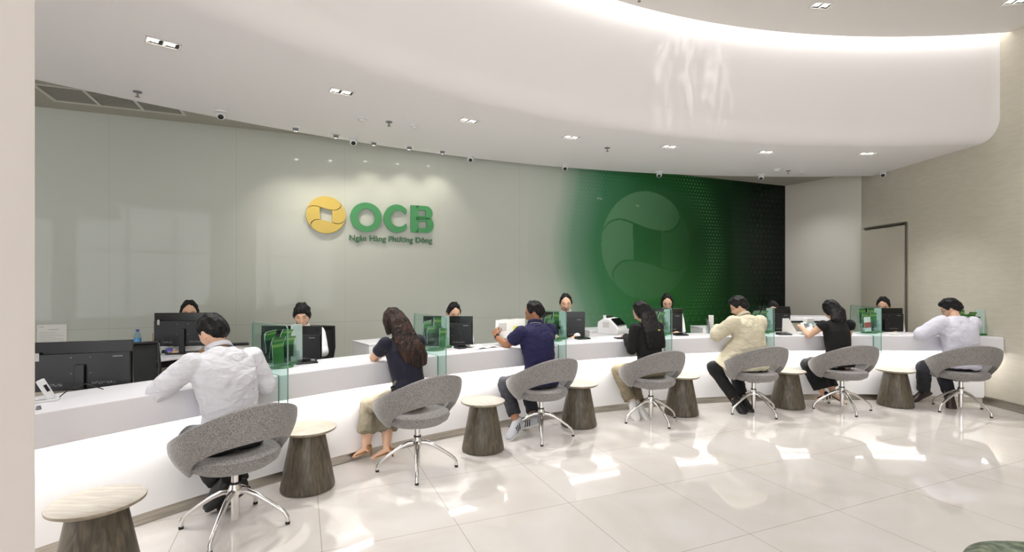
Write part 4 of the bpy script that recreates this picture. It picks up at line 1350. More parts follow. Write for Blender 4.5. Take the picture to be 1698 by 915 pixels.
# white webcam-like device at the left end
pp = on_top(76, 665)
wc = thing('document_camera', 'small white device on a folding stand at the left end of the counter', 'device', (pp.x, pp.y, HT), R(30))
MB().box((0, 0, .006), (.11, .08, .012)).build('foot', M['wplastic'], wc, bevel=.003)
MB().box((.0, .0, .065), (.035, .03, .12), M=Matrix.Rotation(R(-25), 3, 'Y')).build('body', M['wplastic'], wc, bevel=.006)
MB().box((.008, -.018, .075), (.014, .003, .04), M=Matrix.Rotation(R(-25), 3, 'Y')).build('lens', M['graphite'], wc)
MB().tube([(.05, .02, .01), (.09, .06, .05), (.15, .12, .06), (.22, .17, .01)], .003, n=6).build('cable', M['black'], wc, smooth=True)
pp = on_top(64, 679)
o = MB().cyl((0, 0, 0), (0, 0, .02), .012, .008).build('small_knob', M['greyp'], smooth=True); o.location = pp; tag(o, 'tiny grey knob on the counter edge beside the left pier', 'knob')
# white rest on the far right clerk's place
pp = on_top(1487, 556)
box_item('paper_pad', 'small white pad on the counter before the far right monitor', 'pad', (pp.x, pp.y + .05, HT), (.10, .06, .025), M['paper'], 0)
# mottled green pouffe in the lower right corner
pf = thing('pouffe', 'round mottled green pouffe cut off by the lower right corner', 'pouffe', (2.06, 1.80, 0))
g = noise_col(mat('mottled_green_velvet', (110, 122, 100), .8), (84, 98, 80), (142, 150, 128), 26)
MB().lathe([(.28, .03), (.335, .06), (.345, .2), (.34, .36), (.32, .40), (.27, .425), (.1, .432), (.02, .433)], n=64).build('cushion', g, pf, smooth=True)
MB().cyl((0, 0, 0), (0, 0, .035), .27).build('base', M['black'], pf, smooth=True)

#PEOPLE#
# ------------------------------------------------------------------ people
def smooth01(x):
    x = max(0.0, min(1.0, x)); return x * x * (3 - 2 * x)

def head_frame(c, yaw, pitch, roll=0):
    """columns: right, face direction, up (local person frame)"""
    return Matrix.Rotation(R(yaw), 3, 'Z') @ Matrix.Rotation(R(pitch), 3, 'X') @ Matrix.Rotation(R(roll), 3, 'Y')

def head_shape(p, d):
    x, y, z = p
    if z < -.02:
        k = smooth01((-z - .02) / .095)
        x *= 1 - .42 * k
        if y < 0: y *= 1 - .45 * k
        else: y *= 1 - .06 * k
    if y > 0:
        f = smooth01(y / .05)
        g = lambda cx, cz, sx, sz: math.exp(-((x - cx) / sx) ** 2 - ((z - cz) / sz) ** 2)
        y += f * (.019 * g(0, -.040, .010, .012) + .010 * g(0, -.018, .008, .024))
        y += f * (.006 * g(0, -.070, .022, .009) + .006 * g(0, -.098, .022, .014))
        y -= f * .010 * (g(.031, -.006, .016, .011) + g(-.031, -.006, .016, .011))
        y += f * .004 * (g(.030, .016, .022, .008) + g(-.030, .016, .022, .008))
        y += f * .004 * (g(.042, -.034, .016, .016) + g(-.042, -.034, .016, .016))
    return V((x, y, z))
HR = (.074, .094, .115)

def face_y(x, z):
    """front of the face at height z"""
    k = 1 - (x / HR[0]) ** 2 - (z / HR[2]) ** 2
    y = HR[1] * math.sqrt(max(k, .01))
    return head_shape(V((x, y, z)), None).y

def hair_cap(mb, c, Mx, style):
    lo_front, lo_side, lo_back, th = style
    def fn(p, d):
        az = abs(math.degrees(math.atan2(d.x, d.y)))          # 0 = front
        el = math.asin(max(-1, min(1, d.z)))
        az_pts = [(0, lo_front + (.05 if lo_front > .6 else 0)), (30, lo_front - .05), (52, lo_front - .32), (66, lo_side + .12), (76, lo_side + .02), (88, lo_side), (108, lo_side - .12), (130, lo_back + .1), (180, lo_back)]
        for (a0, v0), (a1, v1) in zip(az_pts, az_pts[1:]):
            if a0 <= az <= a1:
                lim = v0 + (v1 - v0) * (az - a0) / (a1 - a0); break
        k = smooth01((d.z - lim + .05) / (.34 if az < 70 else .42))
        wob = .006 * math.sin(9 * d.x + 5 * d.z) * math.sin(7 * d.y + 3) + .003 * math.sin(23 * d.x + 17 * d.y)
        t = (-.07 if az < 70 else -.05) + (th + (.07 if az < 70 else .05)) * k
        t -= .30 * smooth01((lim - .12 - d.z) / .25) * (1 if az < 125 else 0)
        q = V((d.x * HR[0], d.y * HR[1], d.z * HR[2]))
        if q.z < -.02 and q.y < 0:
            q.y *= 1 - .30 * smooth01((-q.z - .02) / .095)
            q.x *= 1 - .12 * smooth01((-q.z - .02) / .095)
        return q * (1 + t) + d * wob * k
    mb.ell(c, (1, 1, 1), M=Mx, nu=48, nv=32, fn=fn)
    return mb

def hand(mb, w, d, up, side, curl=(18, 25, 20), thumb=1, s=1.0, spread=1.0):
    """w wrist, d pointing direction, up = back of the hand, side = towards the thumb"""
    w, d = V(w), V(d).normalized()
    up = V(up); up = (up - d * up.dot(d)).normalized()
    sd = d.cross(up)
    if sd.dot(V(side)) < 0: sd = -sd
    mb.loft([(w - d * .02, .021 * s, .016 * s), (w + d * .01, .026 * s, .0155 * s), (w + d * .04 * s, .036 * s, .015 * s), (w + d * .075 * s, .039 * s, .013 * s), (w + d * .090 * s, .036 * s, .010 * s)], side=sd, n=14, power=2.6)
    offs = [.030, .0105, -.0095, -.0285]; lens = [.072, .080, .075, .058]
    for k, (o_, L_) in enumerate(zip(offs, lens)):
        p = w + d * (.080 - .004 * abs(k - 1)) * s + sd * o_ * s
        dirn = (d + sd * (o_ * 2.2 * spread)).normalized()
        ax = dirn.cross(up).normalized()
        pts, r_ = [p - dirn * .012], [.0088 * s]
        rot = 0
        for seg, cf, rd in zip((.46, .30, .24), curl, (.0088, .0080, .0070)):
            rot += cf + 2 * k
            dd_ = Matrix.Rotation(-R(rot), 3, ax) @ dirn
            pts.append(p.copy()); r_.append(rd * s)
            p = p + dd_ * L_ * seg * s
        pts.append(p); r_.append(.0058 * s)
        mb.tube(pts, r_, n=8, side=sd)
        mb.ell(p, (.006 * s,) * 3, nu=8, nv=6)
    t0 = w + d * .022 * s + sd * .024 * s
    t1 = t0 + (d * .55 + sd * .75 - up * .25).normalized() * .036 * s
    t2 = t1 + (d * .85 + sd * .35 - up * .35).normalized() * .030 * s
    t3 = t2 + (d * .95 + sd * .05 - up * .3).normalized() * .022 * s
    mb.tube([t0 - sd * .012, t0, t1, t2, t3], [.012 * s, .0125 * s, .0105 * s, .0095 * s, .0065 * s], n=9, side=up)

def person(label, loc, face, P, cl):
    """P: joints in the person's own frame (x right, y forward, z up)"""
    female = cl.get('female', False)
    fs = .90 if female else 1.0
    H0, W0, CH, NB = [V(P[k]) for k in ('hip', 'waist', 'chest', 'neck')]
    SL, SR_, EL, ER, WL, WR = [V(P[k]) for k in ('shl', 'shr', 'ell', 'elr', 'wrl', 'wrr')]
    HC = V(P['head']); yaw, pitch = P['look'][:2]; roll = P['look'][2] if len(P['look']) > 2 else 0
    sv = (SR_ - SL).normalized()
    Mx = head_frame(HC, yaw, pitch, roll)
    def torso(mb, g=0.0, top=True, a=0.0, wf=1.0):
        pts = catmull([tuple(H0 + (H0 - W0) * .30), tuple(H0), tuple(W0), tuple(CH), tuple(NB)], 6)
        n = len(pts)
        secs = []
        rx = [(0, .150), (.18, .170), (.30, .166), (.5, .138 * wf), (.68, .156 if not female else .148), (.80, .168 if not female else .150), (.89, .155 if not female else .135), (.95, .105), (1, .060)]
        ry = [(0, .10), (.18, .118), (.30, .112), (.5, .098 * wf), (.68, .112), (.80, .108), (.89, .086), (.95, .068), (1, .055)]
        ip = lambda T_, q: next(v0 + (v1 - v0) * (q - a0) / (a1 - a0) for (a0, v0), (a1, v1) in zip(T_, T_[1:]) if a0 <= q <= a1 + 1e-9)
        for i, p in enumerate(pts):
            q = i / (n - 1)
            if q < a: continue
            if not top and q > .97: continue
            secs.append((V(p), ip(rx, q) * fs + g, ip(ry, q) * fs + g))
        mb.loft(secs, side=sv, n=26, power=2.3)
    def limb(mb, a, b, r0, r1, g=0.0, mid=None):
        a, b = V(a), V(b)
        m = mid if mid else (r0 + r1) / 2 * 1.04
        mb.loft([(a, r0 + g, r0 + g), (a.lerp(b, .33), (r0 * .6 + m * .4) + g, (r0 * .6 + m * .4) + g), (a.lerp(b, .66), m * .95 + g, m * .95 + g), (b, r1 + g, r1 + g)], side=(0, 0, 1) if abs((b - a).normalized().z) < .8 else (1, 0, 0), n=16)
        mb.ell(a, (r0 + g,) * 3, nu=14, nv=10); mb.ell(b, (r1 + g,) * 3, nu=14, nv=10)
    body = MB()
    torso(body, -.008)
    body.loft([(NB - V((0, 0, .03)), .062 * fs, .058 * fs), (NB + (HC - NB) * .28, .052 * fs, .054 * fs), (NB + (HC - NB) * .62, .050 * fs, .056 * fs), (HC + Mx @ V((0, -.025, -.03)), .05 * fs, .05)], side=sv, n=18)
    body.ell(HC, HR, M=Mx, nu=72, nv=54, fn=head_shape)
    for sx in (-1, 1):
        body.ell(HC + Mx @ V((sx * .074, -.010, -.014)), (.009, .018, .031), M=Mx @ Matrix.Rotation(R(-sx * 18), 3, 'Z'), nu=14, nv=12)
    for S_, E_, W_, dn_, sg in ((SL, EL, WL, 'hdl', 1), (SR_, ER, WR, 'hdr', -1)):
        limb(body, S_, E_, .050 * fs, .036 * fs)
        limb(body, E_, W_, .038 * fs, .025 * fs, mid=.034 * fs)
        if dn_ in P:
            d_, up_, curl_ = P[dn_]
            hand(body, W_, d_, up_, V((sg, 0, .3)), curl_, s=.98 if not female else .90)
    if 'knl' in P:
        for k_, a_, f_, sx in (('knl', 'anl', 'tol', -1), ('knr', 'anr', 'tor', 1)):
            hj = H0 + sv * .085 * sx
            limb(body, hj, P[k_], .078 * fs, .050 * fs)
            limb(body, P[k_], P[a_], .052 * fs, .034 * fs, mid=.052 * fs)
            A_, T_ = V(P[a_]), V(P[f_])
            if cl.get('shoe', ('',))[0] == 'heel': body.loft([(A_ + V((0, 0, .0)) - (T_ - A_) * .25, .028, .028), (A_.lerp(T_, .4) , .034, .026), (A_.lerp(T_, .9), .036, .018), (T_ + (T_ - A_) * .05, .03, .012)], side=(T_ - A_).cross(V((0, 0, 1))), n=14)
    body_o = body.build('person', cl.get('skin', M['skin']), remesh=.0048 if 'knl' in P else .0045, smooth=True, smooth_it=2)
    body_o.location = (loc[0], loc[1], 0)
    body_o.rotation_euler = (0, 0, rot_of(face))
    tag(body_o, label, 'person')
    def child(mb, name, m, parent=None, **kw):
        return mb.build(name, m, parent or body_o, **kw)
    # hair
    hst = cl['hair']; hm = cl.get('hairmat', M['hair'])
    hb = hair_cap(MB(), HC, Mx, hst['cap'])
    for c_, r_, in hst.get('lumps', []): hb.ell(HC + Mx @ V(c_), r_, M=Mx)
    for path in hst.get('locks', []):
        hb.loft([((HC + Mx @ V(p)) if not ab else V(p), rx, ry) for p, rx, ry, ab in path], side=sv, n=18)
    child(hb, 'hair', hm, remesh=.006, smooth=True, smooth_it=2, displace=[(.035, .006)])
    # face details
    for sx in (-1, 1):
        y = face_y(sx * .031, -.004)
        MBe = MB().ell(HC + Mx @ V((sx * .031, y - .0035, -.006)), (.0125, .006, .0048 if cl.get('eyes', 'open') == 'open' else .003), M=Mx, nu=14, nv=10)
        eo = child(MBe, 'eye', M['eyew'], smooth=True)
        child(MB().ell(HC + Mx @ V((sx * .031, y + .0005, -.0072)), (.0055, .003, .0050 if cl.get('eyes', 'open') == 'open' else .0035), M=Mx, nu=12, nv=8), 'iris', M['eyed'], parent=eo, smooth=True)
        child(MB().tube([HC + Mx @ V((sx * q, face_y(sx * q, zz) + .001, zz)) for q, zz in ((.017, -.003), (.024, .001), (.034, .0015), (.046, -.004))], [.0012, .002, .002, .001], n=6), 'eyelid', M['eyed'], parent=eo, smooth=True)
        child(MB().tube([HC + Mx @ V((sx * q, face_y(sx * q, zz) + .0005, zz)) for q, zz in ((.015, .0175), (.027, .022), (.04, .021), (.050, .015))], [.0022, .003, .0025, .0012], n=6), 'eyebrow', M['hair'], smooth=True)
    child(MB().ell(HC + Mx @ V((0, face_y(0, -.068) - .001, -.0655)), (.021, .006, .0045), M=Mx, nu=14, nv=8).ell(HC + Mx @ V((0, face_y(0, -.075) - .001, -.0735)), (.018, .006, .005), M=Mx, nu=14, nv=8), 'lips', M['lips'], smooth=True)
    # garments
    top, g = cl['top'], cl.get('g', .012)
    tb_ = MB()
    torso(tb_, g, a=cl.get('tucked', .0), wf=cl.get('wf', 1.0))
    for S_, E_, W_ in ((SL, EL, WL), (SR_, ER, WR)):
        sl = cl.get('sleeve', 'long')
        if sl == 'long':
            limb(tb_, S_, E_, .056 * fs, .043 * fs, g); limb(tb_, E_, E_.lerp(W_, .93), .045 * fs, .031 * fs, g)
        else:
            fr = .62 if sl == 'short' else (.28 if sl == 'cap' else .95)
            a_, b_ = V(S_), S_.lerp(E_, fr)
            tb_.ell(a_, (.056 * fs + g,) * 3, nu=14, nv=10)
            tb_.loft([(a_, .056 * fs + g, .056 * fs + g), (b_, .052 * fs + g, .052 * fs + g)], side=(0, 1, 0), n=18)
    if 'hem' in cl:                       # skirt of a jacket or dress falling over the seat
        tb_.loft([(V(p), rx, ry) for p, rx, ry in cl['hem']], side=sv, n=24, power=2.4)
    child(tb_, cl.get('topname', 'shirt'), top, remesh=.007, smooth=True, smooth_it=4, displace=[(.11, cl.get('fold', .014)), (.045, .010 if cl.get('fold', .014) > .015 else .005)])
    if cl.get('collar'):
        pts = []
        cc = NB + (HC - NB) * .12
        ax = (HC - NB).normalized(); u = (sv - ax * sv.dot(ax)).normalized(); w_ = ax.cross(u)
        vs, f_ = [], []
        n = 28
        for i in range(n):
            a = 2 * PI * i / n
            for q, hh in ((.068 * fs, -.012), (.062 * fs, .022), (.072 * fs, .016), (.082 * fs, -.018)):
                vs.append(cc + (u * math.cos(a) + w_ * math.sin(a)) * q + ax * hh)
        for i in range(n):
            for j in range(3):
                x_, y_ = i * 4 + j, ((i + 1) % n) * 4 + j
                f_.append((x_, y_, y_ + 1, x_ + 1))
        child(MB().add(vs, f_), 'collar', cl['collar'], smooth=True, solid=.004)
    if cl.get('trim'):
        ax = (HC - NB).normalized(); u = (sv - ax * sv.dot(ax)).normalized(); w_ = ax.cross(u); cc = NB - ax * .008
        child(MB().tube([cc + u * .079 * math.cos(2 * PI * i / 24) + w_ * .079 * math.sin(2 * PI * i / 24) for i in range(25)], .0022, n=6), 'collar_stripe', cl['trim'], smooth=True)
    if 'legs' in cl:
        lm, gl_, frac = cl['legs']
        lb = MB()
        pts = [H0 + (H0 - W0) * .32, H0, H0.lerp(W0, .55)]
        lb.loft([(pts[0], .155 * fs + gl_, .11 * fs + gl_), (pts[1], .172 * fs + gl_, .122 * fs + gl_), (pts[2], .150 * fs + gl_, .108 * fs + gl_)], side=sv, n=24, power=2.3)
        for k_, a_, sx in (('knl', 'anl', -1), ('knr', 'anr', 1)):
            hj = H0 + sv * .085 * sx; K_, A_ = V(P[k_]), V(P[a_])
            limb(lb, hj, K_, .084 * fs, .060 * fs, gl_)
            e = K_.lerp(A_, frac)
            lb.loft([(K_, .060 * fs + gl_, .060 * fs + gl_), (K_.lerp(e, .5), .056 * fs + gl_ * 1.2, .056 * fs + gl_ * 1.2), (e, .045 * fs + gl_ * 1.6, .045 * fs + gl_ * 1.6)], side=(1, 0, 0), n=18)
        child(lb, 'trousers', lm, remesh=.007, smooth=True, smooth_it=4, displace=[(.09, .018), (.04, .008)])
    if 'skirt' in cl:
        sm, K, lo, wd = cl['skirt']
        lb = MB()
        kl, kr = V(P['knl']), V(P['knr']); km = (kl + kr) / 2; kw = (kr - kl).length / 2
        lb.loft([(H0 + (H0 - W0) * .2, .16 * fs, .12 * fs), (H0, .178 * fs, .128 * fs), (H0.lerp(W0, .6), .150 * fs, .108 * fs), (W0.lerp(CH, .1), .134 * fs + .006, .10 * fs + .004)], side=sv, n=24, power=2.3)
        lb.loft([(H0 + V((0, -.02, 0)), .165 * fs, .11), (H0.lerp(km, .5) + V((0, 0, .0)), .150 + kw * .3, .095), (km + V((0, 0, .005)), kw + .085, .082)], side=kr - kl, n=24, power=2.6)
        for K_, A_ in ((kl, V(P['anl'])), (kr, V(P['anr']))):
            lb.ell(K_, (.078, .078, .078)); e = K_.lerp(A_, lo)
            lb.loft([(K_, .078, .078), (K_.lerp(e, .5), .078, .08), (e, wd, wd)], side=(1, 0, 0), n=20)
        e = km.lerp((V(P['anl']) + V(P['anr'])) / 2, lo)
        lb.loft([(km, kw + .075, .075), (e, kw * .8 + wd, wd * .95)], side=kr - kl, n=24, power=2.6)
        so = child(lb, 'skirt', sm, remesh=.007, smooth=True, smooth_it=5, displace=[(.07, .022), (.03, .006)])
    if 'shoe' in cl:
        for a_, f_ in (('anl', 'tol'), ('anr', 'tor')):
            A_, T_ = V(P[a_]), V(P[f_])
            kind, sm, solem = cl['shoe']
            d_ = (T_ - A_); L_ = d_.length; d_.normalize()
            if kind != 'heel': T_ = A_ + d_ * max(L_, .165)
            sd = d_.cross(V((0, 0, 1)))
            if sd.length < .1: sd = V((1, 0, 0))
            sd.normalize(); upv = sd.cross(d_).normalized()
            if upv.z < -.05: upv = -upv
            heel = A_ - d_ * .055
            mb = MB()
            dn = -upv
            if kind == 'heel':
                mb.loft([(heel + upv * .012, .022, .022), (A_ + dn * .012, .030, .020), (A_.lerp(T_, .55) + dn * .005, .037, .014), (T_ - d_ * .02, .035, .012), (T_ + d_ * .02, .014, .008)], side=sd, n=16)
                so = child(mb, 'shoe', sm, remesh=.004, smooth=True, smooth_it=2)
                child(MB().cyl(heel + dn * .0, V((heel.x, heel.y, max(.002, heel.z - .075))), .013, .007, n=12), 'heel', sm, parent=so, smooth=True)
            else:
                mb.loft([(heel - d_ * .012 + dn * .012, .028, .036), (heel + d_ * .02 + dn * .002, .040, .050), (A_ + d_ * .02 + dn * .006, .044, .047), (A_.lerp(T_, .5) + dn * .016, .049, .036), (T_ - d_ * .03 + dn * .022, .052, .028), (T_ + d_ * .01 + dn * .026, .044, .022), (T_ + d_ * .035 + dn * .03, .024, .013)], side=sd, n=20, power=2.5)
                mb.loft([(A_ + upv * .03, .042, .042), (A_ + dn * .01, .042, .046)], side=sd, n=16)
                so = child(mb, 'shoe', sm, remesh=.005, smooth=True, smooth_it=2)
                sb_ = MB(); zt = .047
                sb_.loft([(heel - d_ * .022 + dn * zt, .022, .011), (heel + dn * zt, .036, .013), (A_.lerp(T_, .35) + dn * zt, .036, .012), (T_ - d_ * .03 + dn * zt, .048, .012), (T_ + d_ * .015 + dn * (zt - .002), .038, .011), (T_ + d_ * .04 + dn * (zt - .006), .018, .008)], side=sd, n=18, power=3)
                child(sb_, 'sole', solem, parent=so, smooth=True)
                if kind == 'striped':
                    for k in range(3):
                        q = A_.lerp(T_, .12 + .17 * k)
                        for s_ in (-1, 1):
                            child(MB().loft([(q + sd * .037 * s_ + upv * .022, .006, .005), (q + d_ * .012 + sd * .047 * s_ + dn * .012, .006, .005), (q + d_ * .02 + sd * .047 * s_ + dn * .034, .006, .005)], side=d_, n=8), 'side_stripe', M['blackc'], parent=so, smooth=True)
    if cl.get('glasses'):
        gmb = MB()
        for sx in (-1, 1):
            cx_ = sx * .032; y = face_y(cx_, -.008) + .016
            gmb.tube([HC + Mx @ V((cx_ + .023 * math.cos(2 * PI * k / 18), y, -.010 + .019 * math.sin(2 * PI * k / 18))) for k in range(19)], .0017, n=6)
            gmb.tube([HC + Mx @ V((sx * .055, y, -.004)), HC + Mx @ V((sx * .079, .05, -.004)), HC + Mx @ V((sx * .081, -.01, -.004)), HC + Mx @ V((sx * .078, -.03, -.02))], .0017, n=6)
        gmb.tube([HC + Mx @ V((-.010, face_y(0, -.008) + .008, -.006)), HC + Mx @ V((.010, face_y(0, -.008) + .008, -.006))], .0015, n=6)
        child(gmb, 'spectacles', cl['glasses'], smooth=True)
    if cl.get('watch'):
        W_, E_ = (WL, EL) if cl['watch'] == 'l' else (WR, ER)
        ax = (W_ - E_).normalized(); c_ = W_ - ax * .02
        u = ax.cross(V((0, 0, 1))).normalized(); w2 = ax.cross(u)
        wt = child(MB().loft([(c_ - ax * .009, .031, .029), (c_ + ax * .009, .030, .028)], side=u, n=24), 'watch', M['black'], smooth=True)
        child(MB().cyl(c_ + (w2 if w2.z > 0 else -w2) * .026, c_ + (w2 if w2.z > 0 else -w2) * .036, .017), 'watch_face', M['graphite'], parent=wt, smooth=True)
    for mb_, nm, mm in cl.get('extra', []):
        child(mb_, nm, mm, smooth=True)
    return body_o

MALE = dict(cap=(.62, -.22, -.62, .13))
def world_of(loc, face, p):
    r = V((face.y, -face.x, 0))
    return V((loc[0], loc[1], 0)) + r * p[0] + face * p[1] + V((0, 0, p[2]))
CHR = [V((*c[0], 0)) for c in chair_at]
FL = (12, 18, 15)
# 1 man in white shirt
person('man in white long sleeved shirt and black trousers leaning on the counter, nearest the camera', CHR[0].xy, outward(CHR[0]),
       dict(hip=(0, .03, .53), waist=(-.005, .06, .70), chest=(-.01, .11, .90), neck=(-.015, .19, 1.065), head=(-.02, .265, 1.175), look=(14, -26),
            shl=(-.185, .14, 1.005), shr=(.175, .17, 1.005), ell=(-.33, .25, .845), elr=(.25, .13, .80), wrl=(-.16, .49, .885), wrr=(.16, .36, .885),
            hdl=((.6, .6, -.05), (0, 0, 1), FL), hdr=((-.4, .8, 0), (0, 0, 1), FL),
            knl=(-.09, .40, .49), knr=(.09, .41, .50), anl=(-.01, .17, .22), anr=(.09, .17, .17), tol=(-.03, .31, .075), tor=(.05, .33, .05)),
       dict(top=M['wshirt'], g=.018, fold=.022, hair=dict(cap=(.55, -.14, -.60, .15), lumps=[((0, .04, .085), (.06, .05, .035))]), collar=M['wshirt'], legs=(M['blackc'], .02, .93), shoe=('plain', M['shoeblack'], M['rubber'])))
# 2 woman with long brown hair
person('woman with long brown hair, navy short sleeved top and beige skirt seated at the counter', CHR[1].xy, outward(CHR[1]),
       dict(hip=(-.02, .05, .55), waist=(-.02, .11, .70), chest=(-.02, .18, .88), neck=(-.02, .25, 1.045), head=(-.03, .33, 1.16), look=(6, -28),
            shl=(-.165, .22, .995), shr=(.145, .22, .995), ell=(-.20, .36, .875), elr=(.19, .30, .86), wrl=(-.06, .54, .885), wrr=(.06, .52, .885),
            hdl=((.5, .7, 0), (0, 0, 1), FL), hdr=((-.5, .7, 0), (0, 0, 1), FL),
            knl=(-.21, .42, .47), knr=(-.04, .43, .48), anl=(-.25, .40, .115), anr=(-.13, .26, .115), tol=(-.30, .50, .045), tor=(-.21, .36, .045)),
       dict(female=True, top=M['navy'], g=.008, fold=.008, sleeve='short', tucked=.3, hair=dict(cap=(.55, -.8, -.9, .14), locks=[
                [((0, -.03, .06), .078, .055, 0), ((0, -.07, -.03), .094, .048, 0), ((-.01, .175, 1.04), .115, .045, 1), ((.01, .11, .95), .125, .038, 1), ((.04, .075, .87), .115, .030, 1), ((.06, .06, .80), .07, .022, 1)],
                [((-.065, -.01, .03), .028, .05, 0), ((-.085, -.015, -.05), .024, .045, 0), ((-.085, -.01, -.11), .018, .03, 0)]]),
            extra=[(MB().tube([(-.150, .02, .655), (-.175, .06, .645), (-.165, .10, .66), (-.14, .13, .655)], [.012, .018, .018, .010]).tube([(-.168, .07, .645), (-.18, .10, .60), (-.175, .12, .56)], [.012, .016, .007]), 'waist_bow', M['blackc'])],
            hairmat=M['hairbrown'], skirt=(M['skirt'], .62, .62, .085), shoe=('heel', M['tan'], M['tan'])))
# 3 boy in navy polo
person('boy in navy polo shirt and dark cropped trousers holding up an open booklet', CHR[2].xy, outward(CHR[2]),
       dict(hip=(0, .0, .53), waist=(0, .03, .70), chest=(0, .07, .92), neck=(.01, .12, 1.075), head=(.035, .165, 1.185), look=(42, -12),
            shl=(-.175, .08, 1.01), shr=(.165, .09, 1.02), ell=(-.225, .28, .865), elr=(.22, .23, .85), wrl=(-.22, .50, .93), wrr=(.06, .42, .90),
            hdl=((.1, .5, .6), (-.7, -.3, .3), (30, 30, 20)), hdr=((-.3, .8, .3), (0, 0, 1), FL),
            knl=(-.235, .31, .48), knr=(.05, .36, .48), anl=(-.215, .10, .13), anr=(.0, .12, .12), tol=(-.345, .03, .06), tor=(-.04, .26, .06)),
       dict(top=M['polo'], g=.016, fold=.02, sleeve='short', skin=M['skin2'], hair=dict(cap=(.62, -.10, -.55, .13)), collar=M['polo'], trim=M['paper'], legs=(M['jeans'], .012, .80), shoe=('striped', M['shoegrey'], M['shoewhite']), watch='l'))
# 4 woman with long black hair
person('woman with long straight black hair, glasses, black top and khaki trousers', CHR[3].xy, outward(CHR[3]),
       dict(hip=(0, .0, .54), waist=(0, .02, .70), chest=(.0, .06, .88), neck=(.01, .10, 1.05), head=(.0, .165, 1.165), look=(34, -22),
            shl=(-.150, .07, .995), shr=(.155, .09, 1.0), ell=(-.195, .07, .765), elr=(.20, .20, .82), wrl=(-.11, .31, .885), wrr=(.08, .42, .885),
            hdl=((.3, .8, 0), (0, 0, 1), FL), hdr=((-.3, .8, 0), (0, 0, 1), FL),
            knl=(-.17, .38, .49), knr=(.0, .40, .49), anl=(-.12, .16, .15), anr=(-.05, .16, .13), tol=(-.15, .05, .05), tor=(-.01, .06, .05)),
       dict(female=True, top=M['blackc'], g=.014, fold=.012, hair=dict(cap=(.55, -.8, -.9, .13), locks=[
                [((0, -.03, .05), .080, .058, 0), ((0, -.065, -.04), .092, .05, 0), ((.015, .03, 1.04), .115, .045, 1), ((.02, -.035, .96), .13, .032, 1), ((.025, -.06, .86), .13, .024, 1), ((.03, -.065, .78), .12, .016, 1)]]),
            glasses=M['greyp'], legs=(M['khaki'], .022, .88), shoe=('plain', M['shoewhite'], M['shoewhite']),
            extra=[(MB().ell((.035, -.098, .985), (.016, .008, .008)), 'hair_clip', M['gold'])]))
# 5 man in cream jacket
person('man with glasses in loose cream jacket and black trousers holding a phone at the counter', CHR[4].xy, outward(CHR[4]),
       dict(hip=(0, .02, .53), waist=(-.01, .05, .72), chest=(-.015, .09, .93), neck=(-.025, .14, 1.09), head=(-.035, .215, 1.205), look=(52, -22),
            shl=(-.19, .08, 1.03), shr=(.175, .13, 1.025), ell=(-.345, .20, .875), elr=(.23, .25, .86), wrl=(-.19, .40, .93), wrr=(.03, .42, .90),
            hdl=((.5, .5, .35), (-.3, .1, 1), (35, 35, 25)), hdr=((-.6, .6, .1), (0, 0, 1), FL),
            knl=(-.36, .25, .49), knr=(.0, .38, .49), anl=(-.17, .08, .13), anr=(-.04, .14, .12), tol=(-.16, -.04, .05), tor=(-.03, .02, .05)),
       dict(top=M['cream'], topname='jacket', g=.030, fold=.022, wf=1.15, hair=dict(cap=(.50, -.16, -.62, .19), lumps=[((0, .05, .08), (.06, .05, .04))]),
            hem=[((-.03, .07, .76), .185, .14), ((-.11, .10, .64), .20, .17), ((-.21, .13, .53), .17, .15), ((-.26, .15, .47), .15, .13)],
            glasses=M['graphite'], legs=(M['blackc'], .012, .93), shoe=('plain', M['shoeblack'], M['rubber']), collar=M['cream']))
# 6 woman in black dress
person('woman in sleeveless black dress with shoulder length black hair, holding a small booklet', CHR[5].xy, outward(CHR[5]),
       dict(hip=(-.01, .02, .54), waist=(-.01, .05, .70), chest=(-.0, .09, .87), neck=(.0, .13, 1.04), head=(.02, .205, 1.155), look=(20, -28),
            shl=(-.160, .10, .985), shr=(.165, .10, .99), ell=(-.28, .17, .85), elr=(.22, .20, .84), wrl=(-.235, .405, .93), wrr=(.02, .40, .90),
            hdl=((.25, .6, .2), (-.1, -.2, 1), (30, 30, 20)), hdr=((-.4, .7, .1), (0, 0, 1), FL),
            knl=(-.22, .31, .48), knr=(.02, .38, .48), anl=(-.04, .26, .115), anr=(.06, .22, .115), tol=(-.05, .38, .04), tor=(.14, .14, .04)),
       dict(female=True, top=M['blackc'], topname='dress', g=.010, fold=.008, sleeve='cap', hair=dict(cap=(.50, -.7, -.8, .17), locks=[
                [((0, -.03, .05), .075, .055, 0), ((0, -.06, -.04), .092, .055, 0), ((.01, .07, 1.045), .095, .045, 1), ((.05, .06, 1.0), .07, .03, 1)]]),
            skirt=(M['blackc'], .5, .74, .08), shoe=('heel', M['shoeblack'], M['shoeblack'])))
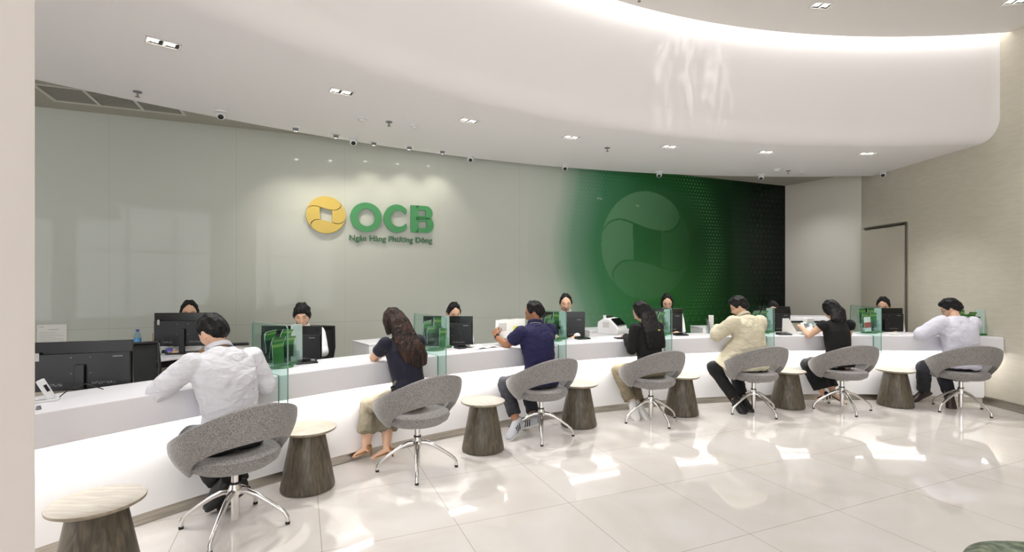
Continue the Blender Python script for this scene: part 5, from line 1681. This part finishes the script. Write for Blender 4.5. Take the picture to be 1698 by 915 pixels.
# 7 man in lilac top
person('man with glasses in pale lilac sweatshirt with white sleeves, rightmost at the counter', CHR[6].xy, outward(CHR[6]),
       dict(hip=(.0, .0, .53), waist=(.01, .03, .70), chest=(.025, .07, .90), neck=(.035, .14, 1.065), head=(.045, .225, 1.175), look=(48, -24),
            shl=(-.15, .08, 1.02), shr=(.20, .13, 1.01), ell=(-.335, .13, .875), elr=(.25, .27, .86), wrl=(-.11, .37, .925), wrr=(.06, .44, .89),
            hdl=((.3, .6, .4), (-.3, .0, 1), (35, 35, 25)), hdr=((-.3, .8, .1), (0, 0, 1), FL),
            knl=(-.33, .10, .49), knr=(.0, .34, .49), anl=(-.14, .42, .12), anr=(-.02, .16, .14), tol=(-.28, .40, .05), tor=(-.03, .09, .03)),
       dict(top=M['lilac'], topname='sweatshirt', g=.030, fold=.022, hair=dict(cap=(.50, -.15, -.60, .19), lumps=[((0, .05, .08), (.06, .05, .04))]),
            glasses=M['graphite'], legs=(M['jeans'], .014, .88), shoe=('plain', M['brownleather'], M['rubber'])))

# ---- staff: seated behind the counter, facing the hall
def staff(label, px, topy, Y, yaw, pitch, hair, aim=0, extra=None, eyes='open', lean=0.0):
    x = (px - CX) / F * Y
    zt = CAMH - (topy - HY) / F * Y
    hz = zt - .128
    p = V((x, Y + .0, 0))
    f = (-p).normalized(); f = Matrix.Rotation(R(aim), 3, 'Z') @ f
    dz = hz - 1.18
    loc = V((x, Y, 0)) - f * .10
    P = dict(hip=(0, -.02, .55 + dz), waist=(0, .0, .71 + dz), chest=(0, .02, .90 + dz), neck=(0, .04, 1.065 + dz), head=(0, .10, hz), look=(yaw, pitch),
             shl=(-.155, .03, 1.005 + dz), shr=(.155, .03, 1.005 + dz), ell=(-.20, .10, .80 + dz * .5), elr=(.20, .10, .80 + dz * .5), wrl=(-.13, .31, .82), wrr=(.13, .31, .82),
             hdl=((.2, .9, -.05), (0, 0, 1), FL), hdr=((-.2, .9, -.05), (0, 0, 1), FL),
             knl=(-.10, .36, .50), knr=(.10, .36, .50), anl=(-.10, .32, .12), anr=(.10, .32, .12), tol=(-.10, .45, .05), tor=(.10, .45, .05))
    cl = dict(female=True, top=M['wshirt2'], topname='blouse', g=.010, fold=.010, collar=M['wshirt2'], hair=hair, eyes=eyes, legs=(M['blackc'], .012, .92), shoe=('plain', M['shoeblack'], M['rubber']))
    return person(label, loc.xy, f, P, cl)
BUN = lambda **k: dict(cap=(.66, -.34, -.60, .135), lumps=[((0, -.085, .03), (.035, .03, .035))], **k)
staff('clerk with black hair tied back looking over the monitor on the second row desk', 314, 497, 5.12, 0, -8, BUN())
staff('clerk with a fringe and white blouse looking down behind her monitor', 501, 501, 4.95, -6, -16, dict(cap=(.30, -.40, -.6, .14), lumps=[((.03, -.07, .07), (.04, .035, .04))]), eyes='down')
staff('clerk mostly hidden by the monitor behind the second glass screen, black hair', 752, 500, 6.0, 20, -22, dict(cap=(.64, -.34, -.6, .14), lumps=[((0, -.085, .0), (.035, .03, .04))]), eyes='down')
staff('clerk with smooth black hair behind the third glass screen', 938, 486, 6.45, 4, -8, BUN(), eyes='down')
staff('clerk with centre parted black hair behind the fourth glass screen', 1106, 486, 7.0, 5, -18, dict(cap=(.62, -.6, -.6, .14), lumps=[((-.065, .01, -.02), (.02, .05, .06)), ((.065, .01, -.02), (.02, .05, .06))]), eyes='down')
staff('clerk bending low behind the fifth glass screen, only forehead and hair showing', 1281, 498, 7.2, 5, -30, BUN(), eyes='down')
staff('clerk with centre parted black hair behind the rightmost monitor', 1465, 491, 7.15, -8, -24, BUN(), eyes='down')
place_back(502, 5.32, R(165), 'black mesh office chair behind the clerk with a fringe', 1.0)
place_back(1300, 7.55, R(175), 'black office chair behind the clerk bending low at right', 1.10)
